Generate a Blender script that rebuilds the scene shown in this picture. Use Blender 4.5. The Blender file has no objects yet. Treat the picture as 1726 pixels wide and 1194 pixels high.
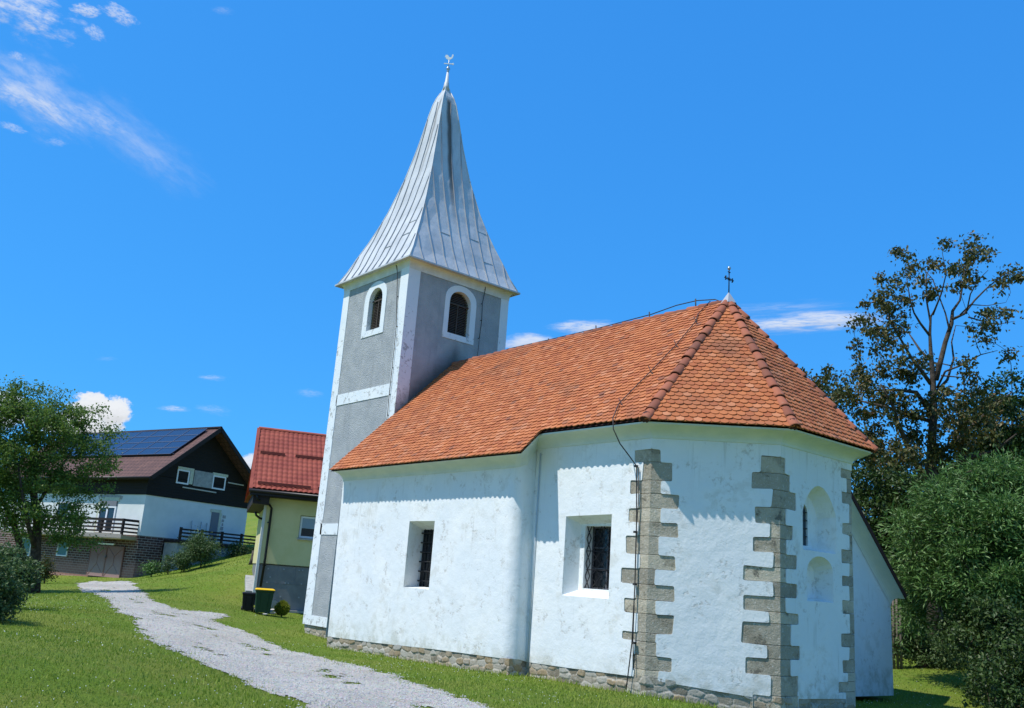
import bpy, bmesh, math, random
import numpy as np
from mathutils import Vector, Matrix
from mathutils.geometry import tessellate_polygon
random.seed(7); rng = np.random.default_rng(7)
SC = bpy.context.scene
COL = SC.collection
# ---------------------------------------------------------------- camera
FPX, PPX, PPY = 1484.755, 852.95, 624.3
YAW, PITCH, ROLL = -0.879, 0.237, 0.073
CAM = np.array([21.974, -6.056, 1.65])
_f = np.array([math.sin(YAW)*math.cos(PITCH), math.cos(YAW)*math.cos(PITCH), math.sin(PITCH)])
_r = np.array([math.cos(YAW), -math.sin(YAW), 0.0]); _u = np.cross(_r, _f)
_c, _s = math.cos(ROLL), math.sin(ROLL)
R_, U_, F_ = _c*_r+_s*_u, -_s*_r+_c*_u, _f
cam_d = bpy.data.cameras.new('camera'); cam = bpy.data.objects.new('camera', cam_d); COL.objects.link(cam)
cam.matrix_world = Matrix(((R_[0], U_[0], -F_[0], CAM[0]), (R_[1], U_[1], -F_[1], CAM[1]), (R_[2], U_[2], -F_[2], CAM[2]), (0, 0, 0, 1)))
cam_d.sensor_width = 36; cam_d.lens = 36*FPX/1726
cam_d.shift_x = 10.05/1726; cam_d.shift_y = 27.3/1726
cam_d.clip_end = 4000
SC.camera = cam
SC.view_settings.view_transform = 'Standard'; SC.view_settings.look = 'None'
SC.view_settings.exposure = 0.33; SC.view_settings.gamma = 1; SC.view_settings.use_curve_mapping = False
SC.cycles.max_bounces = 5
# survey helpers: where a sight line of the photograph meets a real surface
def ray(x, y): return F_ + R_*(x-PPX)/FPX - U_*(y-PPY)/FPX
def onz(x, y, z): d = ray(x, y); return CAM+d*(z-CAM[2])/d[2]
def ony(x, y, Y): d = ray(x, y); return CAM+d*(Y-CAM[1])/d[1]
def onx(x, y, X): d = ray(x, y); return CAM+d*(X-CAM[0])/d[0]
def onp(x, y, p, n): d = ray(x, y); n = np.array(n, float); return CAM+d*((np.array(p, float)-CAM)@n)/(d@n)
def atd(x, y, D): d = ray(x, y); return CAM+d*D/math.hypot(d[0], d[1])
# ---------------------------------------------------------------- sun + sky
AZ, EL = math.radians(17.9), math.radians(60.4)       # azimuth west of south, elevation
SUN = np.array([-math.sin(AZ)*math.cos(EL), -math.cos(AZ)*math.cos(EL), math.sin(EL)])
sd = bpy.data.lights.new('sun', 'SUN'); sun = bpy.data.objects.new('sun', sd); COL.objects.link(sun)
sd.energy = 4.0; sd.angle = math.radians(0.5); sd.color = (1.0, 0.96, 0.90)
sun.rotation_euler = Vector(SUN).to_track_quat('Z', 'Y').to_euler(); sun.location = (0, -30, 60)

class NT:
    def __init__(s, tree): s.t = tree; s.n = tree.nodes; s.l = tree.links
    def new(s, typ, **kw):
        n = s.n.new(typ)
        for k, v in kw.items():
            if k == 'inp':
                for a, b in v.items(): s.set(n, a, b)
            else: setattr(n, k, v)
        return n
    def set(s, n, a, b):
        sock = n.inputs[a]
        if isinstance(b, bpy.types.NodeSocket): s.l.new(b, sock)
        else:
            if isinstance(b, (tuple, list)) and len(b) == 3 and sock.type == 'RGBA': b = (*b, 1)
            sock.default_value = b
    def math(s, op, a, b=0.0, c=None, clamp=False):
        n = s.new('ShaderNodeMath', operation=op, use_clamp=clamp); s.set(n, 0, a); s.set(n, 1, b)
        if c is not None: s.set(n, 2, c)
        return n.outputs[0]
    def vdot(s, a, b):
        n = s.new('ShaderNodeVectorMath', operation='DOT_PRODUCT'); s.set(n, 0, a); s.set(n, 1, b); return n.outputs['Value']
    def noise(s, vec, scale, detail=3, rough=.5, dist=0.0):
        n = s.new('ShaderNodeTexNoise'); s.set(n, 'Vector', vec) if vec is not None else None
        s.set(n, 'Scale', scale); s.set(n, 'Detail', detail); s.set(n, 'Roughness', rough); s.set(n, 'Distortion', dist); return n.outputs[0]
    def mapr(s, v, a, b, c=0.0, d=1.0, smooth=True):
        n = s.new('ShaderNodeMapRange'); n.interpolation_type = 'SMOOTHSTEP' if smooth else 'LINEAR'
        s.set(n, 0, v); s.set(n, 1, a); s.set(n, 2, b); s.set(n, 3, c); s.set(n, 4, d); return n.outputs[0]
    def mix(s, f, a, b, mode='MIX'):
        n = s.new('ShaderNodeMix', data_type='RGBA', blend_type=mode); s.set(n, 0, f)
        s.set(n, 6, a); s.set(n, 7, b); return n.outputs[2]
    def ramp(s, f, stops):
        n = s.new('ShaderNodeValToRGB'); s.set(n, 0, f); e = n.color_ramp.elements
        while len(e) < len(stops): e.new(0.5)
        for i, (p, c) in enumerate(stops): e[i].position = p; e[i].color = (*c, 1)
        return n.outputs[0]
    def scalev(s, v, sc):
        n = s.new('ShaderNodeMapping'); s.set(n, 0, v); s.set(n, 3, sc); return n.outputs[0]

world = bpy.data.worlds.new('World'); SC.world = world; world.use_nodes = True
W = NT(world.node_tree)
for n in list(W.n): W.n.remove(n)
sky = W.new('ShaderNodeTexSky', sky_type='NISHITA', sun_disc=False)
sky.sun_elevation = EL; sky.sun_rotation = math.atan2(SUN[0], SUN[1]); sky.altitude = 0; sky.air_density = 1.0; sky.dust_density = 0.3; sky.ozone_density = 3.0
sx = W.new('ShaderNodeSeparateColor', inp={0: sky.outputs[0]}); cx = W.new('ShaderNodeCombineColor')
for ch, (k, g) in enumerate(((.30, .60), (1.58, .45), (3.95, .33))): W.set(cx, ch, W.math('MULTIPLY', W.math('POWER', sx.outputs[ch], g), k))
skyc = cx.outputs[0]
tc = W.new('ShaderNodeTexCoord'); dirv = tc.outputs['Generated']
def cloud(col, px, py, su, sv, rot, dens, edge, warp, nscale, bright=(0.92, 0.95, 1.0), wisp=False):
    d = ray(px, py); d = d/np.linalg.norm(d)
    a = R_-d*(R_@d); a /= np.linalg.norm(a); b = np.cross(a, d); b = b/np.linalg.norm(b)
    c, s = math.cos(math.radians(rot)), math.sin(math.radians(rot))
    a2, b2 = c*a+s*b, -s*a+c*b
    if b2@U_ < 0: pass
    k = np.linalg.norm(ray(px, py))
    u = W.math('MULTIPLY', W.vdot(dirv, tuple(a2)), FPX*k/su); v = W.math('MULTIPLY', W.vdot(dirv, tuple(b2)), FPX*k/sv)
    front = W.math('GREATER_THAN', W.vdot(dirv, tuple(d)), 0.5)
    cmb = W.new('ShaderNodeCombineXYZ'); W.set(cmb, 0, W.math('MULTIPLY', u, su/sv if wisp else 1.0) if not wisp else u); W.set(cmb, 1, v); W.set(cmb, 2, px*0.013)
    nz = W.noise(cmb.outputs[0], nscale, 6, .62, .25 if wisp else 0.0)
    r2 = W.math('ADD', W.math('POWER', W.math('ABSOLUTE', u), 2.0), W.math('POWER', W.math('ABSOLUTE', v), 2.0))
    val = W.math('ADD', W.math('SUBTRACT', 1.0, W.math('SQRT', r2)), W.math('MULTIPLY', W.math('SUBTRACT', nz, 0.5), warp))
    m = W.mapr(val, 0.0, edge, 0.0, dens)
    m = W.math('MULTIPLY', m, W.mapr(W.noise(cmb.outputs[0], nscale*2.6, 5, .65, .3), .32, .62, .25 if dens < .75 else .85, 1.0))
    m = W.math('MULTIPLY', m, front)
    shade = W.mapr(W.math('ADD', v, W.math('MULTIPLY', nz, 1.2)), -0.6, 0.9, 0.72, 1.0)
    bc = W.new('ShaderNodeVectorMath', operation='SCALE'); W.set(bc, 0, tuple(6.3*x for x in bright)); W.set(bc, 3, shade)
    return W.mix(m, col, bc.outputs[0])
CL = [ # px, py, half width, half height, rotation, density, edge, warp, noise scale
 (40, 15, 95, 46, -20, .62, 1.0, 3.0, 2.2), (145, 18, 26, 12, -12, .6, .6, 1.6, 1.6), (200, 24, 32, 16, -28, .5, .7, 2.0, 2.0), (160, 56, 20, 13, -30, .4, .7, 1.6, 2.0),
 (80, 175, 130, 55, -36, .62, 1.3, 2.0, 1.5), (60, 130, 90, 50, -40, .35, 1.4, 2.0, 1.4), (230, 240, 150, 50, -36, .22, 1.4, 2.0, 1.4), (78, 182, 60, 15, -42, .38, .8, 1.4, 2.0), (20, 160, 46, 22, -20, .35, .9, 1.6, 2.0), (170, 205, 60, 22, -30, .3, 1.0, 1.8, 2.0), (255, 262, 110, 45, -38, .16, 1.2, 1.6, 1.6), (20, 215, 24, 8, -20, .35, .7, 1.4, 2.0), (28, 95, 14, 8, -20, .35, .7, 1.4, 2.0), (95, 240, 18, 9, -10, .22, .8, 1.4, 2.0),
 (165, 702, 54, 40, 0, 1.0, .28, 1.1, 2.6), (192, 692, 30, 26, 0, 1.0, .3, 1.1, 2.4), (155, 680, 30, 22, 0, 1.0, .3, 1.2, 2.4), (8, 690, 46, 36, 0, .85, .4, 1.1, 2.0), (120, 715, 60, 25, 0, .8, .4, 1.0, 2.0), (428, 782, 30, 18, 0, .9, .3, .9, 2.0),
 (294, 689, 28, 7, -4, .5, .9, 1.2, 1.6), (358, 637, 26, 6, -4, .32, .9, 1.2, 1.6), (360, 691, 34, 10, -10, .2, 1.0, 1.3, 1.6), (522, 663, 28, 9, -6, .2, 1.0, 1.3, 1.6), (180, 605, 20, 5, 0, .1, 1.0, 1.3, 1.6),
 (980, 550, 70, 12, 2, .6, .7, 1.0, 1.8), (890, 577, 55, 17, 2, .75, .7, 1.1, 1.8), (1000, 558, 60, 14, 2, .5, .8, 1.2, 1.8), (1350, 545, 150, 20, 3, .74, .8, 1.3, 1.6), (1395, 538, 110, 16, 1, .6, .9, 1.4, 1.8), (1310, 520, 120, 14, 3, .2, 1.0, 1.4, 1.8), (375, 18, 22, 8, -8, .14, 1, 1.2, 1.6)]
col = skyc
for i, cdef in enumerate(CL): col = cloud(col, *cdef)
# unseen bright clouds added behind the camera as neutral fill for the shaded walls
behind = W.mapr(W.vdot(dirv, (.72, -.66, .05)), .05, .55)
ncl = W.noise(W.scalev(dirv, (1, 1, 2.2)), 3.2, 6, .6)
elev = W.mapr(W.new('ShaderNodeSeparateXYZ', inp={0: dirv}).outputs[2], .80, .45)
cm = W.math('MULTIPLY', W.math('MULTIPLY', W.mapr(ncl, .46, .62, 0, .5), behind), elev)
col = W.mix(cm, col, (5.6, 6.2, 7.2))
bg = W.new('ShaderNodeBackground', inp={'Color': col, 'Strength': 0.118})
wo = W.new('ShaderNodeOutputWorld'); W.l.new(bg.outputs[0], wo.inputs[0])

# ---------------------------------------------------------------- materials
def M(name, base, rough=.8, metal=0.0, spec=.3, build=None):
    m = bpy.data.materials.new(name); m.use_nodes = True; t = NT(m.node_tree)
    p = t.n['Principled BSDF']; t.set(p, 'Base Color', base); t.set(p, 'Roughness', rough); t.set(p, 'Metallic', metal); t.set(p, 'Specular IOR Level', spec)
    if build: build(t, p)
    return m
def objc(t): return t.new('ShaderNodeTexCoord').outputs['Object']
def geo(t): return t.new('ShaderNodeNewGeometry')
def bump(t, p, h, strength, dist=.01, normal=None):
    b = t.new('ShaderNodeBump', inp={'Height': h, 'Strength': strength, 'Distance': dist})
    if normal is not None: t.set(b, 'Normal', normal)
    t.set(p, 'Normal', b.outputs[0]); return b.outputs[0]
def rawgeo(t): return t.new('ShaderNodeNewGeometry').outputs['Position']
def noisy(c1, c2, scale, bs=.3, bscale=30, bd=.01, detail=5, vec=None):
    def f(t, p):
        v = rawgeo(t); n = t.noise(v, scale, detail, .6); t.set(p, 'Base Color', t.mix(t.mapr(n, .3, .7), c1, c2))
        if bs: bump(t, p, t.noise(v, bscale, 4, .6), bs, bd)
    return f
def plaster(t, p):
    v = rawgeo(t)
    big = t.noise(v, .9, 4, .6); mid = t.noise(v, 3.2, 6, .65, .3); fine = t.noise(v, 11, 5, .7)
    c = t.mix(t.mapr(big, .35, .7), (.72, .755, .755), (.785, .80, .775))
    c = t.mix(t.math('MULTIPLY', t.mapr(mid, .50, .66, 0, .6), t.mapr(big, .42, .58, .15, 1.0)), c, (.60, .60, .55))
    m2 = t.math('MULTIPLY', t.mapr(t.noise(v, 1.7, 5, .7, .4), .53, .62), t.mapr(fine, .47, .62))
    c = t.mix(t.math('MULTIPLY', m2, .7), c, (.50, .48, .43))
    zz = t.new('ShaderNodeSeparateXYZ', inp={0: v}).outputs[2]
    stk = t.math('MULTIPLY', t.mapr(t.noise(t.scalev(v, (5, 5, .3)), 1.6, 5, .7), .54, .70), t.math('MAXIMUM', t.mapr(zz, 3.2, 4.6), t.mapr(t.noise(v, .7, 3), .52, .62)))
    c = t.mix(t.math('MULTIPLY', stk, .5), c, (.46, .47, .43))
    chips = t.mapr(t.noise(t.scalev(v, (1, 1, .8)), 5.0, 8, .8, .6), .67, .70)
    c = t.mix(t.math('MULTIPLY', chips, .65), c, (.33, .32, .29))
    # damp and lichen tint towards the foot of the walls
    z = t.new('ShaderNodeSeparateXYZ', inp={0: v}).outputs[2]
    foot = t.math('MULTIPLY', t.mapr(z, .55, -.05), t.mapr(mid, .38, .62))
    c = t.mix(t.math('MULTIPLY', foot, .7), c, (.46, .47, .40))
    t.set(p, 'Base Color', c)
    h = t.math('ADD', t.math('MULTIPLY', t.noise(v, 4.5, 4, .55), 1.6), t.math('ADD', t.math('MULTIPLY', t.noise(v, 26, 4, .7), .45), t.math('MULTIPLY', m2, -.35)))
    bump(t, p, h, .55, .016)
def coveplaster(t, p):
    v = rawgeo(t); c = t.mix(t.mapr(t.noise(v, 2.5, 5, .65), .35, .7), (.60, .66, .62), (.68, .72, .66))  # pale green bounce from the grass is painted into the cove colour
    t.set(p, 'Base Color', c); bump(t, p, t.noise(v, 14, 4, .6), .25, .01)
def roughcast(t, p):
    v = rawgeo(t); n = t.noise(v, 2.0, 5, .65)
    c = t.mix(t.mapr(n, .3, .7), (.33, .355, .365), (.42, .44, .44))
    st = t.noise(t.scalev(v, (3, 3, .35)), 1.6, 4, .6)
    c = t.mix(t.mapr(st, .52, .7, 0, .35), c, (.25, .26, .26))
    # black algae just above the nave roof
    s = t.new('ShaderNodeSeparateXYZ', inp={0: v}); y = s.outputs[1]; z = s.outputs[2]
    roofz = t.math('ADD', t.math('MULTIPLY', t.math('ABSOLUTE', t.math('SUBTRACT', y, 10.0)), -1.003), 8.27)
    dd = t.math('SUBTRACT', z, roofz)
    g = t.math('MULTIPLY', t.mapr(t.math('ADD', dd, t.math('MULTIPLY', n, -.8)), .55, -.35), t.math('GREATER_THAN', s.outputs[0], -.06))
    c = t.mix(t.math('MULTIPLY', g, .85), c, (.07, .07, .07))
    t.set(p, 'Base Color', c)
    vo = t.new('ShaderNodeTexVoronoi', inp={'Vector': v, 'Scale': 38.0})
    bump(t, p, t.math('ADD', t.noise(v, 42, 4, .7), t.math('MULTIPLY', vo.outputs[0], -.8)), .8, .022)
def towerband(t, p):
    v = rawgeo(t); n = t.noise(v, 5.5, 7, .75, .5)
    c = t.mix(t.mapr(t.noise(v, 1.5, 4), .35, .7), (.70, .75, .77), (.76, .79, .79))
    s = t.new('ShaderNodeSeparateXYZ', inp={0: v}); z = s.outputs[2]; y = s.outputs[1]
    hz = t.mapr(z, 10.2, 8.8, 0, .09)
    peel = t.mapr(t.math('ADD', n, hz), .645, .68)
    c = t.mix(t.math('MULTIPLY', peel, .8), c, (.36, .36, .34))
    roofz = t.math('ADD', t.math('MULTIPLY', t.math('ABSOLUTE', t.math('SUBTRACT', y, 10.0)), -1.003), 8.27)
    g = t.math('MULTIPLY', t.mapr(t.math('ADD', t.math('SUBTRACT', z, roofz), t.math('MULTIPLY', n, -.8)), .5, -.4), t.math('GREATER_THAN', s.outputs[0], -.005))
    c = t.mix(t.math('MULTIPLY', g, .8), c, (.09, .09, .09))
    t.set(p, 'Base Color', c); bump(t, p, t.math('ADD', t.noise(v, 18, 4), t.math('MULTIPLY', peel, -.5)), .4, .012)
def tile(cols, lich=.3):
    def f(t, p):
        g = geo(t); v = g.outputs['Position']; r = g.outputs['Random Per Island']
        c = t.ramp(r, cols)
        n = t.noise(v, 1.1, 5, .65); c = t.mix(t.mapr(n, .45, .75, 0, .5), c, (.30, .115, .055))
        ch = t.mapr(t.noise(v, 9, 5, .7), .60, .72, 0, lich); c = t.mix(ch, c, (.30, .25, .19))
        dk = t.math('MAXIMUM', t.mapr(t.noise(v, .6, 6, .7), .53, .70, 0, .5), t.mapr(t.noise(t.scalev(v, (4, 1.2, 1.2)), 1.4, 6, .75), .58, .70, 0, .45)); c = t.mix(dk, c, (.16, .075, .045))
        t.set(p, 'Base Color', c); bump(t, p, t.noise(v, 40, 3), .2, .004)
    return f
TC = [(0.0, (.36, .105, .040)), (.4, (.42, .135, .048)), (.8, (.48, .160, .056)), (.95, (.52, .21, .10)), (1.0, (.22, .08, .045))]
def stone(c1, c2, c3, sc=1.0, bs=.8):
    def f(t, p):
        g = geo(t); v = g.outputs['Position']; r = g.outputs['Random Per Island']
        c = t.mix(r, c1, c2); n = t.noise(v, 8*sc, 7, .75)
        c = t.mix(t.mapr(n, .52, .72, 0, .75), c, c3)
        c = t.mix(t.mapr(t.noise(v, 3*sc, 5, .7), .48, .66, 0, .55), c, tuple(x*.5 for x in c1))
        c = t.mix(t.mapr(t.noise(v, 26*sc, 4, .75), .60, .67, 0, .85), c, (.66, .67, .64))
        c = t.mix(t.mapr(t.noise(v, 2.1, 5, .7), .50, .62, 0, .6), c, (.235, .20, .14)); c = t.mix(t.mapr(t.noise(v, 4.2, 6, .75), .60, .66, 0, .7), c, (.10, .095, .08))
        t.set(p, 'Base Color', c); bump(t, p, t.math('ADD', t.noise(v, 30*sc, 6, .75), t.noise(v, 7, 3, .6)), bs, .03)
    return f
def rubble(t, p):
    v = rawgeo(t); a = t.new('ShaderNodeAttribute', attribute_name='stone'); r = a.outputs['Fac']
    c = t.ramp(r, [(0, (.20, .17, .12)), (.3, (.34, .30, .23)), (.55, (.42, .40, .34)), (.75, (.30, .22, .12)), (1, (.40, .39, .36))])
    c = t.mix(t.mapr(t.noise(v, 16, 6, .75), .5, .7, 0, .6), c, (.50, .48, .42))
    c = t.mix(t.mapr(t.noise(v, 5, 5, .7), .55, .7, 0, .6), c, (.12, .11, .07))
    t.set(p, 'Base Color', c); bump(t, p, t.noise(v, 35, 5, .7), .6, .015)
def zinc(t, p):
    v = rawgeo(t); n = t.noise(v, 1.2, 4, .6)
    c = t.mix(t.mapr(n, .3, .7), (.46, .475, .48), (.57, .585, .585))
    st = t.noise(t.scalev(v, (5, 5, .28)), 1.2, 5, .7); c = t.mix(t.mapr(st, .55, .75, 0, .5), c, (.30, .31, .31))
    # rust-brown run below the peak and grime specks near the eaves, as on the real sheet metal
    s = t.new('ShaderNodeSeparateXYZ', inp={0: v}); x, y, z = s.outputs
    wob = t.math('MULTIPLY', t.math('SUBTRACT', t.noise(t.scalev(v, (0, 0, 1)), 1.5, 3), .5), .14)
    off = t.math('ABSOLUTE', t.math('ADD', t.math('SUBTRACT', y, 9.98), wob))
    run = t.math('MULTIPLY', t.mapr(off, .16, .03), t.math('MULTIPLY', t.mapr(z, 12.6, 15.6), t.mapr(z, 18.45, 18.2)))
    run = t.math('MULTIPLY', run, t.mapr(t.math('SUBTRACT', x, -1.97), -.1, .1))
    c = t.mix(t.math('MULTIPLY', run, .9), c, (.10, .075, .055))
    offx = t.math('ABSOLUTE', t.math('ADD', t.math('SUBTRACT', x, -1.80), wob))
    run2 = t.math('MULTIPLY', t.mapr(offx, .09, .02), t.math('MULTIPLY', t.mapr(z, 14.5, 16.5), t.mapr(z, 18.45, 18.2)))
    run2 = t.math('MULTIPLY', run2, t.math('LESS_THAN', y, 10.0))
    c = t.mix(t.math('MULTIPLY', run2, .6), c, (.15, .13, .11))
    speck = t.math('MULTIPLY', t.mapr(t.noise(v, 6, 7, .8), .62, .67), t.mapr(z, 14.3, 11.6))
    speck = t.math('MULTIPLY', speck, t.mapr(t.noise(v, 1.1, 2), .5, .6))
    c = t.mix(t.math('MULTIPLY', speck, .8), c, (.09, .085, .08))
    t.set(p, 'Base Color', c); bump(t, p, t.noise(v, 2.2, 3, .5), .35, .05)
def brick(t, p):
    tc = t.new('ShaderNodeUVMap'); b = t.new('ShaderNodeTexBrick', inp={'Vector': tc.outputs[0], 'Scale': 1.0, 'Color1': (.055, .028, .024), 'Color2': (.13, .065, .05), 'Mortar': (.33, .30, .27), 'Mortar Size': .013, 'Brick Width': .40, 'Row Height': .14, 'Bias': -.1})
    v = rawgeo(t); z = t.new('ShaderNodeSeparateXYZ', inp={0: v}).outputs[2]
    c = t.mix(t.math('MULTIPLY', t.mapr(t.math('ADD', z, t.noise(v, 1.2, 4)), 2.1, 1.2), .6), b.outputs[0], (.42, .22, .17))  # sunlight on the lower courses painted in as paler pink
    t.set(p, 'Base Color', c); bump(t, p, b.outputs[1], -.6, .02)
def wood(c1, c2, sc=(1, 1, 9)):
    def f(t, p):
        v = rawgeo(t); n = t.noise(t.scalev(v, sc), 2.0, 5, .6); t.set(p, 'Base Color', t.mix(n, c1, c2)); bump(t, p, n, .4, .02)
    return f
def darkboards(t, p):
    v = rawgeo(t); z = t.new('ShaderNodeSeparateXYZ', inp={0: v}).outputs[2]
    saw = t.math('FRACT', t.math('MULTIPLY', z, 6.2)); n = t.noise(t.scalev(v, (1, 1, 8)), 2, 4)
    t.set(p, 'Base Color', t.mix(n, (.006, .005, .005), (.02, .016, .015))); bump(t, p, t.mapr(saw, 0, .12), .8, .02)
def garage(t, p):
    v = rawgeo(t); z = t.new('ShaderNodeSeparateXYZ', inp={0: v}).outputs[2]; n = t.noise(v, 1.6, 6, .65, .5)
    c = t.mix(n, (.20, .10, .08), (.30, .16, .13)); c = t.mix(t.mapr(t.math('ADD', z, n), 2.2, 1.3, 0, .6), c, (.42, .28, .25))  # sunlit part below the balcony shadow painted in as a lighter tone
    t.set(p, 'Base Color', c)
def solar(t, p):
    uv = t.new('ShaderNodeUVMap').outputs[0]; s = t.new('ShaderNodeSeparateXYZ', inp={0: uv})
    gx = t.math('FRACT', t.math('MULTIPLY', s.outputs[0], 6.0)); gy = t.math('FRACT', t.math('MULTIPLY', s.outputs[1], 10.0))
    l = t.math('MAXIMUM', t.math('LESS_THAN', gx, .05), t.math('LESS_THAN', gy, .06))
    t.set(p, 'Base Color', t.mix(t.math('MULTIPLY', l, .35), (.012, .022, .055), (.06, .09, .16)))
def gravel(t, p):
    v = rawgeo(t); n = t.noise(v, .55, 5, .6); f = t.noise(v, 28, 5, .8); vo = t.new('ShaderNodeTexVoronoi', inp={'Vector': v, 'Scale': 34.0})
    c = t.mix(t.mapr(n, .35, .65), (.45, .41, .33), (.57, .53, .44))
    c = t.mix(t.mapr(f, .35, .65), t.mix(.45, c, (.17, .155, .135)), c)
    c = t.mix(t.mapr(t.noise(v, 1.1, 6, .7), .54, .64, 0, .65), c, (.33, .27, .19))
    c = t.mix(.22, c, vo.outputs[1], 'OVERLAY'); c = t.new('ShaderNodeHueSaturation', inp={'Color': c, 'Saturation': .75}).outputs[0]
    t.set(p, 'Base Color', c); bump(t, p, t.math('ADD', vo.outputs[0], f), .8, .03)
def lawn(t, p):
    v = rawgeo(t); n = t.noise(v, .35, 5, .6); m = t.noise(v, 2.3, 6, .7); f = t.noise(v, 34, 5, .8)
    c = t.mix(t.mapr(n, .38, .66), (.16, .25, .022), (.25, .29, .045))
    c = t.mix(t.mapr(m, .45, .7, 0, .8), c, (.24, .25, .05))
    c = t.mix(t.mapr(f, .42, .62), t.mix(.55, c, (.06, .10, .014)), c)
    t.set(p, 'Base Color', c); bump(t, p, t.math('ADD', f, t.math('MULTIPLY', m, .6)), .9, .05)
def leafmat(name, cols, trans=.35, rough=.5, spec=.35):
    m = bpy.data.materials.new(name); m.use_nodes = True; t = NT(m.node_tree); p = t.n['Principled BSDF']
    g = geo(t); c = t.ramp(g.outputs['Random Per Island'], cols)
    c = t.mix(t.mapr(t.noise(g.outputs['Position'], .9, 3), .35, .65, 0, .35), c, tuple(x*.6 for x in cols[len(cols)//2][1]))
    t.set(p, 'Base Color', c); t.set(p, 'Roughness', rough); t.set(p, 'Specular IOR Level', spec)
    tr = t.new('ShaderNodeBsdfTranslucent'); t.set(tr, 'Color', t.mix(.5, c, (.16, .24, .02), 'ADD') if False else c)
    ms = t.new('ShaderNodeMixShader', inp={0: trans}); t.l.new(p.outputs[0], ms.inputs[1]); t.l.new(tr.outputs[0], ms.inputs[2])
    t.l.new(ms.outputs[0], t.n['Material Output'].inputs[0]); return m
def corrmetal(t, p):
    g = geo(t); v = g.outputs['Position']; t.set(p, 'Base Color', t.mix(t.mapr(t.noise(v, 1.4, 5), .3, .7), (.235, .050, .032), (.30, .070, .042)))
def browntile(t, p):
    uv = t.new('ShaderNodeUVMap').outputs[0]; b = t.new('ShaderNodeTexBrick', inp={'Vector': uv, 'Scale': 1.0, 'Color1': (.10, .050, .042), 'Color2': (.14, .070, .055), 'Mortar': (.03, .018, .016), 'Mortar Size': .018, 'Brick Width': .33, 'Row Height': .36, 'Bias': 0.0})
    t.set(p, 'Base Color', b.outputs[0]); bump(t, p, b.outputs[1], -.9, .03)
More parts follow.
